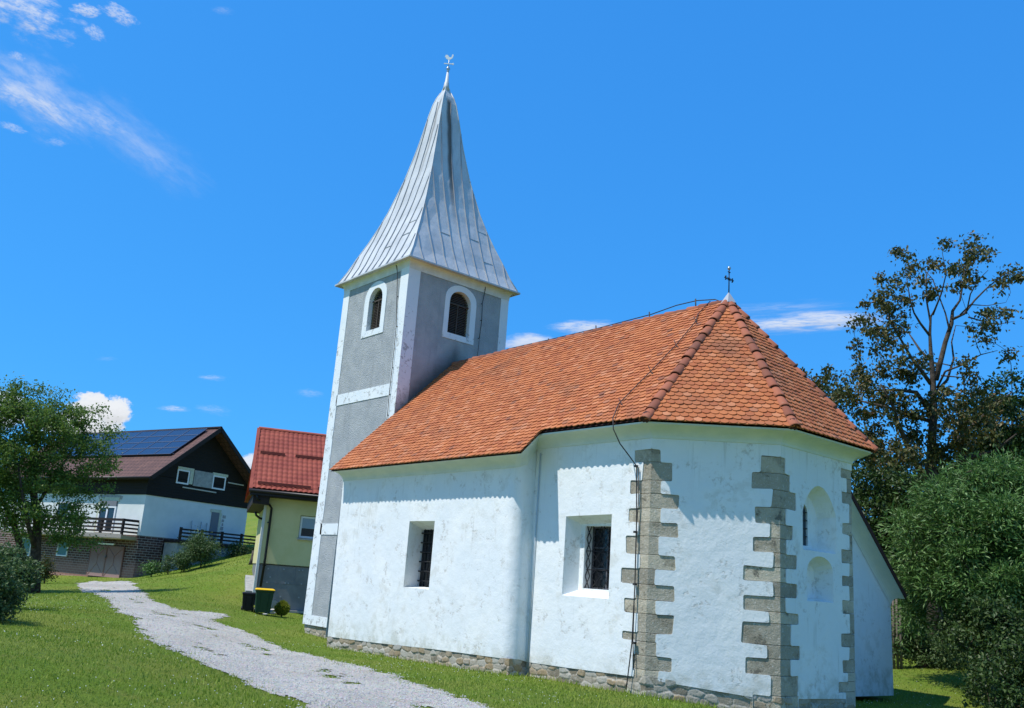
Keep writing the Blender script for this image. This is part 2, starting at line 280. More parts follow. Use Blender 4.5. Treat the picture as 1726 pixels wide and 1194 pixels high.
MT = dict(
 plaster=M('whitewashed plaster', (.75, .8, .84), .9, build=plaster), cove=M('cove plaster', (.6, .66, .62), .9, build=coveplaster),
 roughcast=M('grey roughcast', (.35, .37, .37), .95, build=roughcast), band=M('tower white band', (.74, .78, .8), .9, build=towerband),
 tile=M('clay tile', (.5, .16, .06), .85, build=tile(TC)), ridge=M('ridge tile', (.35, .1, .06), .8, build=tile([(0, (.19, .065, .036)), (.5, (.28, .088, .046)), (1, (.36, .12, .06))], .5)),
 tilebase=M('roof underlay', (.05, .02, .015), .9),
 quoin=M('quoin sandstone', (.3, .27, .2), .95, build=stone((.54, .48, .36), (.30, .275, .215), (.56, .53, .45))), rubble=M('rubble stone', (.3, .27, .2), .95, build=rubble),
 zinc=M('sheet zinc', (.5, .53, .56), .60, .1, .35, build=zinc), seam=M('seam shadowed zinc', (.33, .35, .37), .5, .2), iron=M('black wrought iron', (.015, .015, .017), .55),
 glassdark=M('dark church glass', (.01, .011, .014), .15, 0, .5), louvre=M('weathered louvre wood', (.07, .055, .045), .85, build=wood((.05, .04, .035), (.11, .09, .075))),
 wire=M('conductor wire', (.05, .045, .042), .6, .4), steel=M('galvanised steel', (.45, .46, .47), .35, .8), whitemetal=M('white painted metal', (.80, .82, .84), .4),
 brick=M('brown brick', (.1, .05, .04), .9, build=brick), housewhite=M('white render', (.66, .70, .68), .9, build=noisy((.62, .66, .64), (.70, .73, .71), 1.2, .2)),
 boards=M('black stained boards', (.01, .009, .009), .75, build=darkboards), browntile=M('brown roof tile', (.12, .06, .05), .8, build=browntile), bark=M('bark', (.08, .06, .045), .95, build=noisy((.035, .028, .022), (.10, .08, .06), 6, .9, 18, .03)),
 redtile=M('red metal tile', (.3, .06, .05), .75, 0, .25, build=corrmetal), garage=M('rusty brown metal with sunlit foot', (.15, .09, .08), .6, .1, build=garage), solar=M('solar cell', (.010, .016, .035), .22, 0, .55, build=solar),
 alu=M('aluminium', (.09, .11, .15), .4, .5), pvc=M('white window frame', (.78, .79, .8), .4), pane=M('window glass', (.02, .028, .035), .06, 0, .6), shutter=M('grey roller shutter', (.17, .18, .20), .6), shutterlight=M('pale blue shutter', (.28, .36, .44), .6),
 curtain=M('teal curtain', (.10, .22, .24), .8), mint=M('bare insulation surround', (.55, .57, .44), .9, build=noisy((.50, .52, .38), (.62, .63, .50), 7, .2)), cement=M('raw cement', (.33, .34, .33), .95, build=noisy((.27, .28, .27), (.40, .40, .38), 5, .4)),
 concrete=M('concrete', (.38, .37, .35), .9, build=noisy((.30, .29, .27), (.44, .43, .40), 3, .4)), ochre=M('ochre slab', (.36, .29, .17), .85), darkwood=M('dark railing wood', (.018, .012, .010), .7, build=wood((.012, .008, .007), (.035, .022, .018))),
 palewood=M('pale plank', (.5, .47, .40), .8), greywood=M('grey wood', (.14, .12, .10), .9), yellow=M('yellow render', (.62, .55, .27), .9, build=noisy((.60, .54, .26), (.66, .59, .31), 1.5, .15)), plinth=M('dark grey insulation board', (.10, .105, .115), .8, build=noisy((.18, .175, .175), (.23, .225, .22), 2, .15)),
 blackmetal=M('black gutter metal', (.012, .010, .010), .4), offwhite=M('off white board edge', (.62, .62, .58), .85), washer=M('pale fixing washer', (.33, .34, .35), .7), binblack=M('black plastic', (.012, .012, .014), .45), bingreen=M('green plastic', (.012, .05, .025), .45), binyellow=M('yellow plastic', (.80, .48, .01), .45),
 gravel=M('gravel', (.4, .39, .37), .95, build=gravel), lawn=M('lawn soil and sward', (.08, .12, .02), .95, 0, .15, build=lawn), pebble=M('loose pebble', (.4, .39, .37), .9, build=noisy((.28, .27, .25), (.50, .49, .47), 20, 0)),
 log=M('cut log', (.2, .12, .07), .9, build=noisy((.12, .07, .04), (.30, .18, .10), 8, .3)), flower=M('white clover', (.75, .76, .70), .8))
GRN = [(0, (.14, .22, .018)), (.4, (.21, .31, .028)), (.8, (.28, .38, .045)), (1, (.38, .41, .12))]
MT['grass'] = leafmat('grass blades', GRN, .3, .6, .2)
def _g(m):
    t = NT(m.node_tree); p = t.n['Principled BSDF']; l = p.inputs['Base Color'].links[0].from_socket; v = rawgeo(t)
    c = t.mix(t.mapr(t.noise(v, .45, 5, .65), .45, .68, 0, .75), l, (.36, .37, .08)); c = t.mix(t.mapr(t.noise(v, 1.3, 4, .65), .55, .70, 0, .5), c, (.15, .24, .025)); t.l.new(c, p.inputs['Base Color'])
_g(MT['grass'])
MT['leaf_left'] = leafmat('alder leaf', [(0, (.07, .13, .022)), (.5, (.12, .21, .034)), (.85, (.17, .27, .05)), (1, (.23, .30, .09))], .45)
MT['leaf_brown'] = leafmat('withering leaf', [(0, (.040, .060, .014)), (.45, (.078, .095, .020)), (.8, (.12, .11, .026)), (1, (.19, .105, .03))], .25)
MT['leaf_willow'] = leafmat('willow leaf', [(0, (.045, .11, .022)), (.5, (.09, .19, .040)), (.85, (.15, .28, .07)), (1, (.30, .42, .18))], .3)
MT['leaf_dark'] = leafmat('dark leaf', [(0, (.020, .045, .010)), (.5, (.042, .085, .018)), (.9, (.075, .13, .026)), (1, (.11, .14, .035))], .3)
MT['leaf_bush'] = leafmat('bush leaf', [(0, (.045, .09, .025)), (.5, (.08, .14, .04)), (.9, (.12, .19, .06)), (1, (.17, .22, .10))], .3)
MT['leaf_lime'] = leafmat('golden conifer leaf', [(0, (.14, .20, .02)), (.5, (.30, .34, .04)), (1, (.45, .42, .06))], .3)

# ---------------------------------------------------------------- object helpers
def tag(o, label=None, cat=None, group=None, kind=None):
    if label: o['label'] = label
    if cat: o['category'] = cat
    if group: o['group'] = group
    if kind: o['kind'] = kind
    return o
def empty(name, loc, label, cat, group=None, rz=0.0):
    o = bpy.data.objects.new(name, None); COL.objects.link(o); o.location = tuple(float(v) for v in loc); o.rotation_euler = (0, 0, rz); o.empty_display_size = .3
    return tag(o, label, cat, group)
def link(name, me, mat, parent=None, local=False):
    o = bpy.data.objects.new(name, me); COL.objects.link(o)
    if mat is not None: me.materials.append(MT[mat] if isinstance(mat, str) else mat)
    if parent is not None:
        o.parent = parent
        if not local:      # mesh was built in world coordinates: move it into the parent's frame
            root = parent; mw = Matrix.Identity(4)
            chain = []
            while root is not None: chain.append(root); root = root.parent
            for c in reversed(chain): mw = mw @ Matrix.LocRotScale(c.location, c.rotation_euler, c.scale)
            me.transform(mw.inverted())
    return o
class MB:
    def __init__(s): s.v = []; s.f = []; s.uv = []; s.sm = []
    def add(s, vs, fs, uvs=None, smooth=False):
        b = len(s.v); s.v += [tuple(float(c) for c in v) for v in vs]
        for k, f in enumerate(fs):
            s.f.append(tuple(b+i for i in f)); s.sm.append(smooth)
            s.uv.append([uvs[i] for i in f] if uvs is not None else None)
        return s
    def box(s, c, hx, hy, hz, ax=(1, 0, 0), ay=(0, 1, 0), az=(0, 0, 1)):
        c, ax, ay, az = map(lambda q: np.array(q, float), (c, ax, ay, az)); vs = []
        for k in (-1, 1):
            for j in (-1, 1):
                for i in (-1, 1): vs.append(c+ax*hx*i+ay*hy*j+az*hz*k)
        s.add(vs, [(0, 2, 3, 1), (4, 5, 7, 6), (0, 1, 5, 4), (1, 3, 7, 5), (3, 2, 6, 7), (2, 0, 4, 6)]); return s
    def bar(s, p, q, w, h=None, up=(0, 0, 1)):
        p, q = np.array(p, float), np.array(q, float); d = q-p; L = np.linalg.norm(d); d = d/L; up = np.array(up, float)
        if abs(d@up) > .98: up = np.array((1., 0, 0))
        a = np.cross(d, up); a /= np.linalg.norm(a); b = np.cross(a, d); h = w if h is None else h
        return s.box((p+q)/2, L/2, w/2, h/2, d, a, b)
    def tube(s, pts, rad, n=6, cap=True):
        pts = [np.array(p, float) for p in pts]; m = len(pts); rad = rad if hasattr(rad, '__len__') else [rad]*m
        vs = []; prev = None
        for i, p in enumerate(pts):
            d = pts[min(i+1, m-1)]-pts[max(i-1, 0)]; d = d/(np.linalg.norm(d)+1e-9)
            ref = prev if prev is not None else (np.array((0, 0, 1.)) if abs(d[2]) < .9 else np.array((1., 0, 0)))
            a = ref-d*(ref@d); a = a/(np.linalg.norm(a)+1e-9); prev = a; b = np.cross(d, a)
            for k in range(n): t = 2*math.pi*k/n; vs.append(p+(a*math.cos(t)+b*math.sin(t))*rad[i])
        fs = [(i*n+k, i*n+(k+1) % n, (i+1)*n+(k+1) % n, (i+1)*n+k) for i in range(m-1) for k in range(n)]
        s.add(vs, fs, smooth=True)
        if cap: b = len(s.v)-n*m; s.f.append(tuple(b+k for k in reversed(range(n)))); s.uv.append(None); s.sm.append(False); s.f.append(tuple(b+(m-1)*n+k for k in range(n))); s.uv.append(None); s.sm.append(False)
        return s
    def lathe(s, c, prof, n=16):
        return s.tube([(c[0], c[1], c[2]+z) for r, z in prof], [max(r, 1e-4) for r, z in prof], n)
    def build(s, name, mat, parent=None, local=False, bevel=0.0):
        me = bpy.data.meshes.new(name); me.from_pydata(s.v, [], s.f)
        if any(u is not None for u in s.uv):
            L = me.uv_layers.new(name='UVMap'); k = 0
            for u, f in zip(s.uv, s.f):
                for i in range(len(f)):
                    L.data[k].uv = u[i] if u is not None else (0, 0); k += 1
        me.polygons.foreach_set('use_smooth', s.sm); me.update()
        o = link(name, me, mat, parent, local)
        if bevel:
            m = o.modifiers.new('b', 'BEVEL'); m.width = bevel; m.segments = 2; m.limit_method = 'ANGLE'
        return o
def poly_tris(loops):
    """triangulate a polygon with holes (3D loops, planar)"""
    vl = [[Vector([float(c) for c in p]) for p in l] for l in loops]
    return [p for l in loops for p in l], [tuple(t) for t in tessellate_polygon(vl)]
def face_holes(mb, outer, holes, n):
    vs, ts = poly_tris([outer]+holes)
    out = []
    for t in ts:
        a, b, c = (np.array(vs[i], float) for i in t)
        nn = np.cross(b-a, c-a)
        if np.linalg.norm(nn) < 1e-9: continue
        out.append(t if nn@np.array(n) > 0 else (t[0], t[2], t[1]))
    mb.add(vs, out)
def strip(mb, la, lb, closed=True, smooth=False):
    n = len(la); vs = list(la)+list(lb); fs = []
    for i in range(n if closed else n-1): j = (i+1) % n; fs.append((i, j, n+j, n+i))
    mb.add(vs, fs, smooth=smooth)
def arr(*a): return np.array(a, float)

# ---------------------------------------------------------------- terrain
ctrl = []
def cp(x, y, z): ctrl.append((x, y, z))
def cpd(px, py, D): p = atd(px, py, D); ctrl.append(tuple(p))
for px in (0, 250, 500, 815, 1100): cp(*onz(px, 1194, 0.0))
for c in [(22, -6, 0), (16, -4, 0), (18, 2, -.1), (22, 6, -.3), (0.3, 6.3, -.33), (4, 6.2, -.25), (7.6, 6.3, -.17), (10.4, 6.8, -.14), (13.2, 8.4, -.35), (13.3, 11.5, -.5), (11.5, 16, -.5), (-4.1, 7.8, -.30), (-4, 12.5, -.2), (4, 15, -.3),
          (16, 16, -.6), (20, 12, -.6), (30, 0, -.3), (30, 20, -1.2), (8, 24, -.3), (2, 3, -.08), (6, 1.5, -.03), (-3, 5.5, -.22), (9, 0, 0)]: cp(*c)
for c in [(0, 1100, 12.5), (60, 1070, 16), (0, 1035, 22), (200, 1100, 14.5), (300, 1125, 13.5), (240, 1040, 24), (440, 1034, 35), (400, 1048, 31), (330, 1030, 32), (310, 1003, 38), (330, 983, 44), (350, 966, 50), (428, 938, 50), (420, 965, 44), (412, 988, 41),
          (225, 977, 54), (180, 980, 54), (120, 984, 46), (200, 1001, 42), (160, 1001, 40), (100, 1001, 37), (70, 1008, 33), (430, 884, 76), (430, 868, 88), (1600, 1120, 31), (1560, 1125, 30), (1640, 1190, 23), (280, 968, 52), (410, 925, 60), (500, 1036, 38)]: cpd(*c)
for c in [(-12, -8, -1.7), (-30, -4, -1.2), (-8, -16, -2.6), (8, -16, -.8), (-45, 5, -.2), (-38, 10, .4), (-50, 20, 2.4), (-25, 24, 3.6), (-12, 28, 3.6), (-60, 60, 10), (-20, 60, 8), (10, 50, 2), (40, 40, -1), (60, 0, -1), (30, -40, -2), (-20, -50, -5), (-70, -30, -2), (-90, 20, 7), (-17, 17, 1.6)]: cp(*c)
CT = np.array(ctrl)
def _phi(r2): return np.where(r2 > 1e-12, .5*r2*np.log(np.maximum(r2, 1e-12)), 0)
_n = len(CT); _d2 = ((CT[:, None, :2]-CT[None, :, :2])**2).sum(-1)
_A = np.zeros((_n+3, _n+3)); _A[:_n, :_n] = _phi(_d2)+np.eye(_n)*2.0; _A[:_n, _n] = 1; _A[:_n, _n+1:] = CT[:, :2]; _A[_n, :_n] = 1; _A[_n+1:, :_n] = CT[:, :2].T
_w = np.linalg.solve(_A, np.concatenate([CT[:, 2], np.zeros(3)]))
_C0 = np.array([-12., 8.])
def GZ(x, y):
    x = np.atleast_1d(np.asarray(x, float)); y = np.atleast_1d(np.asarray(y, float))
    dx, dy = x-_C0[0], y-_C0[1]; r = np.hypot(dx, dy); k = np.minimum(1, 75/np.maximum(r, 1e-6)); X, Y = _C0[0]+dx*k, _C0[1]+dy*k
    out = np.empty(len(X))
    for i in range(0, len(X), 20000):
        a, b = X[i:i+20000], Y[i:i+20000]
        out[i:i+20000] = _phi((a[:, None]-CT[None, :, 0])**2+(b[:, None]-CT[None, :, 1])**2)@_w[:_n]+_w[_n]+_w[_n+1]*a+_w[_n+2]*b
    out += .012*np.sin(X*1.7+.6*Y)*np.sin(Y*1.3-.4*X)
    return out
def gz(x, y): return float(GZ([x], [y])[0])
def hit(px, py, D0=6, D1=130):
    D = np.concatenate([np.arange(D0, 60, .1), np.arange(60, D1, .5)]); d = ray(px, py); d = d/math.hypot(d[0], d[1])
    P = CAM[None]+D[:, None]*d[None]; below = np.where(P[:, 2] < GZ(P[:, 0], P[:, 1]))[0]
    i = below[0] if len(below) else len(D)-1
    return P[i]
def ctab(lo, hi, fine, far, grow=1.25):
    a = list(np.arange(lo, hi+1e-6, fine)); st = fine; v = hi; up = []
    while v < far: st *= grow; v += st; up.append(v)
    st = fine; v = lo; dn = []
    while v > -far: st *= grow; v -= st; dn.append(v)
    return np.array(dn[::-1]+a+up)
gxs, gys = ctab(-42, 24, .25, 1500), ctab(-12, 30, .25, 1500)
GX, GY = np.meshgrid(gxs, gys); gzv = GZ(GX.ravel(), GY.ravel())
nx_, ny_ = len(gxs), len(gys)
ii, jj = np.meshgrid(np.arange(nx_-1), np.arange(ny_-1)); a = (jj*nx_+ii).ravel()
def fastmesh(name, V, Fq, mat, parent=None, smooth=False, attr=None, flat3=False):
    k = Fq.shape[1]; me = bpy.data.meshes.new(name); me.vertices.add(len(V)); me.vertices.foreach_set('co', np.asarray(V, np.float32).ravel())
    me.loops.add(Fq.size); me.loops.foreach_set('vertex_index', Fq.ravel().astype(np.int32)); me.polygons.add(len(Fq))
    me.polygons.foreach_set('loop_start', (np.arange(len(Fq))*k).astype(np.int32)); me.polygons.foreach_set('loop_total', np.full(len(Fq), k, np.int32))
    me.polygons.foreach_set('use_smooth', np.full(len(Fq), smooth)); me.update(calc_edges=True)
    if attr is not None: A = me.attributes.new('stone', 'FLOAT', 'POINT'); A.data.foreach_set('value', np.asarray(attr, np.float32))
    return link(name, me, mat, parent)
g = fastmesh('ground', np.stack([GX.ravel(), GY.ravel(), gzv], 1), np.stack([a, a+1, a+nx_+1, a+nx_], 1), 'lawn', smooth=True); g['kind'] = 'structure'
# gravel path: outline surveyed on the ground, meshed as a fine sheet that follows it
PL = [(560, 1240), (505, 1192), (450, 1168), (380, 1138), (300, 1105), (250, 1080), (225, 1055), (195, 1028), (165, 1003), (128, 984), (150, 980), (200, 980), (232, 992), (255, 1012), (300, 1029), (388, 1036), (350, 1046), (400, 1062), (440, 1080), (480, 1095), (560, 1115), (650, 1138), (740, 1165), (830, 1196), (930, 1240)]
PP = np.array([hit(*q)[:2] for q in PL])
PP = np.concatenate([[[16.5, -4.5]], PP, [[18.5, -.8]]])
def inpoly(x, y, P):
    ins = np.zeros(len(x), bool); n = len(P)
    for i in range(n):
        x0, y0 = P[i]; x1, y1 = P[(i+1) % n]
        c = ((y0 > y) != (y1 > y)) & (x < (x1-x0)*(y-y0)/((y1-y0)+1e-12)+x0); ins ^= c
    return ins
def dedge(x, y, P):
    d = np.full(len(x), 1e9); n = len(P)
    for i in range(n):
        a = P[i]; b = P[(i+1) % n]; ab = b-a; t = np.clip(((x-a[0])*ab[0]+(y-a[1])*ab[1])/(ab@ab+1e-12), 0, 1)
        d = np.minimum(d, np.hypot(x-a[0]-t*ab[0], y-a[1]-t*ab[1]))
    return d
_ph = rng.uniform(0, 6.28, (14, 3))
def wob(x, y, k=1.0):
    s = np.zeros(len(x))
    for i in range(14): f = k*(1.1+i*.75); s += np.sin(x*f*math.cos(_ph[i, 0])+y*f*math.sin(_ph[i, 0])+_ph[i, 1])/(1+.35*i)
    return s/3.2
def wob2(x, y): return .75*wob(x, y, 1.3)+.45*wob(y+3, x, 4.2)
def sdpath(x, y): d = dedge(x, y, PP); return np.where(inpoly(x, y, PP), d, -d)
st = .11; X, Y = np.meshgrid(np.arange(PP[:, 0].min()-1, PP[:, 0].max()+1, st), np.arange(PP[:, 1].min()-1, PP[:, 1].max()+1, st)); X = X.ravel(); Y = Y.ravel()
rough_in = inpoly(X, Y, PP) | (dedge(X, Y, PP) < .3); X, Y = X[rough_in], Y[rough_in]
def tuft(x, y, sd): return (wob(x, y, 2.1) > .55) & (np.abs(sd-1.15+.25*wob(y, x, .8)) < .30) | (wob(y+9, x, 2.6) > 1.35)
keep = (sdpath(X, Y)+.24*wob2(X, Y) > 0) & ~tuft(X, Y, sdpath(X, Y))
X, Y = X[keep], Y[keep]
corner = {}; V = []; Fq = []
for x, y in zip(X, Y):
    q = []
    for ox, oy in ((0, 0), (st, 0), (st, st), (0, st)):
        k = (round((x+ox)/st), round((y+oy)/st))
        if k not in corner: corner[k] = len(V); V.append((x+ox, y+oy))
        q.append(corner[k])
    Fq.append(q)
V = np.array(V); jit = rng.normal(0, .018, V.shape); V = V+jit
sdv = sdpath(V[:, 0], V[:, 1])
zz = GZ(V[:, 0], V[:, 1])+.008+.006*np.clip((sdv+.2)/.6, 0, 1)+.003*wob(V[:, 0], V[:, 1], 3.0)*np.clip(sdv, 0, 1)+rng.normal(0, .004, len(V))
pathob = fastmesh('gravel_path', np.column_stack([V, zz]), np.array(Fq), 'gravel', smooth=False); pathob['kind'] = 'structure'

# ---------------------------------------------------------------- CHURCH
YM = 10.0; APX = arr(10.37, YM, 8.27)
NY, CY, NX = 6.5, 7.0, 7.6
C1, C2, C3, C4 = arr(10.8, 7.0), arr(12.57, 8.68), arr(12.57, 11.33), arr(10.8, 13.0)
church = empty('church', (5, 10, -.2), 'white chapel with orange tiled roof, polygonal stone-cornered choir and grey spired bell tower', 'church')
def P3(p, z): return arr(p[0], p[1], z)
nSE = arr(1.68, -1.77, 0); nSE /= np.linalg.norm(nSE)
S4 = 2.324
def zc5(x, y): return (900+x/2.324, 680+y/2.324)
def zc6(x, y): return (1200+x/2.323, 680+y/2.323)
def pr(Xp): d = np.array(Xp, float)-CAM; z = d@F_; return PPX+FPX*(d@R_)/z, PPY-FPX*(d@U_)/z
def zat(c, ypx):
    lo, hi = -2., 6.
    for _ in range(40):
        m = (lo+hi)/2
        if pr((c[0], c[1], m))[1] > ypx: lo = m
        else: hi = m
    return lo
q1 = [(178, 228, 395, 498), (228, 300, 425, 542), (300, 352, 378, 500), (352, 410, 415, 568), (410, 465, 370, 495), (465, 520, 410, 562), (520, 592, 360, 487), (592, 648, 412, 553), (648, 710, 342, 475), (710, 770, 400, 549), (770, 825, 353, 475), (825, 900, 405, 546), (900, 935, 345, 480), (935, 990, 395, 480), (990, 1045, 385, 542), (1045, 1075, 390, 485)]
q2 = [(210, 275, 193, 287), (275, 340, 155, 305), (340, 410, 237, 328), (410, 475, 168, 292), (475, 530, 228, 317), (530, 588, 160, 292), (588, 645, 240, 333), (645, 702, 123, 292), (702, 760, 240, 333), (760, 820, 120, 290), (820, 865, 225, 340), (865, 950, 115, 310), (950, 1005, 215, 343), (1005, 1070, 130, 308), (1070, 1150, 230, 338), (1150, 1215, 160, 340)]
q3 = [(265, 300, 505), (300, 355, 530), (355, 400, 510), (400, 475, 538), (475, 520, 510), (520, 578, 538), (578, 630, 508), (630, 680, 538), (680, 720, 510), (720, 775, 538), (775, 825, 510), (825, 905, 540), (905, 955, 507), (955, 1005, 538), (1005, 1055, 513), (1055, 1090, 532), (1090, 1130, 497), (1130, 1190, 525)]
def courses(table, conv, c, pl, pr_):
    out = []
    for row in table:
        z1, z0 = zat(c, conv(0, row[0])[1]), zat(c, conv(0, row[1])[1]); ym = (row[0]+row[1])/2
        a = np.linalg.norm((onp(*conv(row[2], ym), P3(c, 0), pl)-P3(c, 0))[:2]); b = .3 if len(row) < 4 else np.linalg.norm((onp(*conv(row[3], ym), P3(c, 0), pr_)-P3(c, 0))[:2])
        out.append((z0, z1, a, b))
    for i in range(len(out)-1): out[i] = (out[i+1][1], out[i][1], out[i][2], out[i][3])
    return out
K1 = courses(q1, zc5, C1, (0, -1, 0), nSE); K2 = courses(q2, zc6, C2, nSE, (1, 0, 0)); K3 = courses(q3, zc6, C3, (1, 0, 0), (1, 1, 0))
K3 = [(a, b, c, .22 if i % 2 else .42) for i, (a, b, c, d) in enumerate(K3)]
REC = .028
def stair(c, along, K, side, topz, botz):
    """edge points of the plaster around a quoin column from the top down"""
    pts = [P3(c, topz), P3(c, K[0][1])]
    def corner(p, prev, nxt): return [p]
    for z0, z1, a, b in K:
        w = (a, b)[side]; e = c+along*w
        pts += [P3(e, z1), P3(e, z0)]
    pts += [P3(c+along*(K[-1][2+side]), botz)]
    pts = [p+arr(along[0], along[1], 0)*rng.normal(0, .010)*(0 < i_)+arr(0, 0, rng.normal(0, .006)) if 1 < i_ < len(pts)-1 else p for i_, p in enumerate(pts)]
    # round the outline corners a little
    out = [pts[0]]
    for i in range(1, len(pts)-1):
        p = pts[i]; d0 = pts[i-1]-p; d1 = pts[i+1]-p; l0, l1 = np.linalg.norm(d0), np.linalg.norm(d1)
        if l0 < 1e-4 or l1 < 1e-4: continue
        r = min(.028, l0*.35, l1*.35)
        j = rng.normal(0, .004, 3)*0
        out += [p+d0/l0*r, p+(d0/l0+d1/l1)*r*.3, p+d1/l1*r]
    out.append(pts[-1]); return out
def inward(pts, n, d=REC): return [p-np.array(n)*d for p in pts]
CZ = 4.60   # foot of the cove on choir
pw = MB()   # choir wall plaster
# bottoms of plaster
zb_in, zb1, zb1r, zb2, zb3 = .083, .15, .12, -.02, -.06
# south choir wall with the big window recess
w = [ony(*q, CY) for q in ((953, 870), (1031, 865), (1026, 1004), (948, 1009))]
x0, x1 = (w[0][0]+w[3][0])/2, (w[1][0]+w[2][0])/2; zt, zbm = (w[0][2]+w[1][2])/2, (w[2][2]+w[3][2])/2
holeA = [arr(x0, CY, zbm), arr(x1, CY, zbm), arr(x1, CY, zt), arr(x0, CY, zt-.03)]
st1 = stair(C1, arr(-1, 0), K1, 0, CZ, zb1)
outer = [arr(NX-.1, CY, zb_in), ]+[P3((9.0, CY), .11)]+list(reversed(st1))+[arr(NX-.1, CY, CZ)]
face_holes(pw, outer, [holeA], (0, -1, 0)); strip(pw, st1, inward(st1, (0, -1, 0)), False)
D1_ = .34
ip = ony(981, 886, CY+D1_); inA = [arr(ip[0]-.02, CY+D1_, zbm+.12), arr(x1-.08, CY+D1_, zbm+.12), arr(x1-.08, CY+D1_, zt-.14), arr(ip[0]-.02, CY+D1_, zt-.16)]
strip(pw, holeA, inA)
ix0 = ony(984.5, 940, CY+D1_)[0]; iz1 = ony(1000, 887, CY+D1_)[2]; iz0 = ony(1000, 993, CY+D1_)[2]
inB = [arr(ix0, CY+D1_, iz0), arr(x1-.16, CY+D1_, iz0), arr(x1-.16, CY+D1_, iz1), arr(ix0, CY+D1_, iz1)]
face_holes(pw, inA, [inB], (0, -1, 0))
inC = [p+arr(0, .26, 0) for p in inB]; strip(pw, inB, inC)
# south-east wall
tSE = (C2-C1)/np.linalg.norm(C2-C1)
sa = stair(C1, tSE, K1, 1, CZ, zb1r); sb = stair(C2, -tSE, K2, 0, CZ, zb2)
face_holes(pw, list(sa)+list(reversed(sb)), [], nSE); strip(pw, sa, inward(sa, nSE), False); strip(pw, sb, inward(sb, nSE), False)
# east wall with the two niches
def arch(cx, hw, z0, zs, zt, n=10, pointed=.0):
    pts = [(cx-hw, z0), (cx+hw, z0)]
    for i in range(n+1):
        t = math.pi*i/n; pts.append((cx+hw*math.cos(t)*(1-pointed*math.sin(t)*.25), zs+(zt-zs)*math.sin(t)**(1.0+pointed*.4)))
    return pts
nu = [arr(12.57, y, z) for y, z in arch(10.045, .615, 2.69, 3.42, 3.98, pointed=.6)]
nl = [arr(12.57, y, z) for y, z in arch(10.045, .475, 1.74, 2.30, 2.60)]
se = stair(C2, arr(0, 1), K2, 1, CZ, zb2); sf = stair(C3, arr(0, -1), K3, 0, CZ, zb3)
face_holes(pw, list(se)+list(reversed(sf)), [nu, nl], (1, 0, 0)); strip(pw, se, inward(se, (1, 0, 0)), False); strip(pw, sf, inward(sf, (1, 0, 0)), False)
nub = [arr(12.57-.30, y, z) for y, z in arch(10.02, .43, 2.74, 3.36, 3.82, pointed=.6)]
strip(pw, nu, nub, smooth=False)
slit = [arr(12.27, y, z) for y, z in arch(9.90, .20, 2.80, 3.42, 3.64)]
face_holes(pw, nub, [slit], (1, 0, 0)); slb = [p-arr(.05, 0, 0) for p in slit]; strip(pw, slit, slb)
nlb = [arr(12.57-.34, y, z) for y, z in arch(10.045, .37, 1.80, 2.24, 2.48)]
strip(pw, nl, nlb); face_holes(pw, nlb, [], (1, 0, 0))
# north-east and north walls, plain
nNE = arr(1.67, 1.77, 0); nNE /= np.linalg.norm(nNE)
tNE = (C4-C3)/np.linalg.norm(C4-C3); sg = stair(C3, tNE, K3, 1, CZ, zb3)
face_holes(pw, list(sg)+[P3(C4, zb3), P3(C4, CZ)], [], nNE); strip(pw, sg, inward(sg, nNE), False)
face_holes(pw, [P3(C4, -.1), P3(C4, CZ), arr(0, 13.5, CZ), arr(0, 13.5, -.1)], [], (0, 1, 0))
pw.build('choir_wall', 'plaster', church)
# nave wall (stands half a metre south of the choir wall), rounded south-east corner
nw = MB(); zcN = 4.13
w = [ony(*q, NY) for q in ((690, 880), (732, 877), (724, 991), (680, 993))]
hx0, hx1, hz1, hz0 = (w[0][0]+w[3][0])/2, (w[1][0]+w[2][0])/2, (w[0][2]+w[1][2])/2, (w[2][2]+w[3][2])/2
holeN = [arr(hx0, NY, hz0), arr(hx1, NY, hz0), arr(hx1, NY, hz1), arr(hx0, NY, hz1)]
def zplN(x): return -.073+(x/7.6)*.21
face_holes(nw, [arr(.12, NY, zplN(0)), arr(2.5, NY, zplN(2.5)-.01), arr(5, NY, zplN(5)+.012), arr(7.34, NY, zplN(7.35)), arr(7.22, NY, zcN), arr(0, NY, zcN)], [holeN], (0, -1, 0))
DN = .5; l_ = ony(714, 893, NY+DN); l2 = ony(707, 989, NY+DN)
inN = [arr(l_[0]-.02, NY+DN, l2[2]), arr(hx1-.18, NY+DN, l2[2]), arr(hx1-.18, NY+DN, l_[2]), arr(l_[0]-.02, NY+DN, l_[2])]
strip(nw, holeN, inN); inN2 = [p+arr(0, .03, 0) for p in inN]; strip(nw, inN, inN2)
ca, cb = [], []
for i in range(9):
    t = math.pi/2*i/8; ca.append(arr(7.34+.26*math.sin(t), NY+.26*(1-math.cos(t)), zplN(7.5))); cb.append(arr(7.22+.26*math.sin(t), NY+.26*(1-math.cos(t)), zcN+.02+.12*(i/8)))
ca.append(arr(NX, CY+.02, zb_in)); cb.append(arr(NX-.12, CY+.02, CZ))
nw.add(ca+cb, [(i, i+1, len(ca)+i+1, len(ca)+i) for i in range(len(ca)-1)], smooth=True)
face_holes(nw, [arr(0, NY, -.1), arr(0, NY, zcN), arr(0, 13.5, zcN), arr(0, 13.5, -.1)], [], (-1, 0, 0))
nw.build('nave_wall', 'plaster', church)
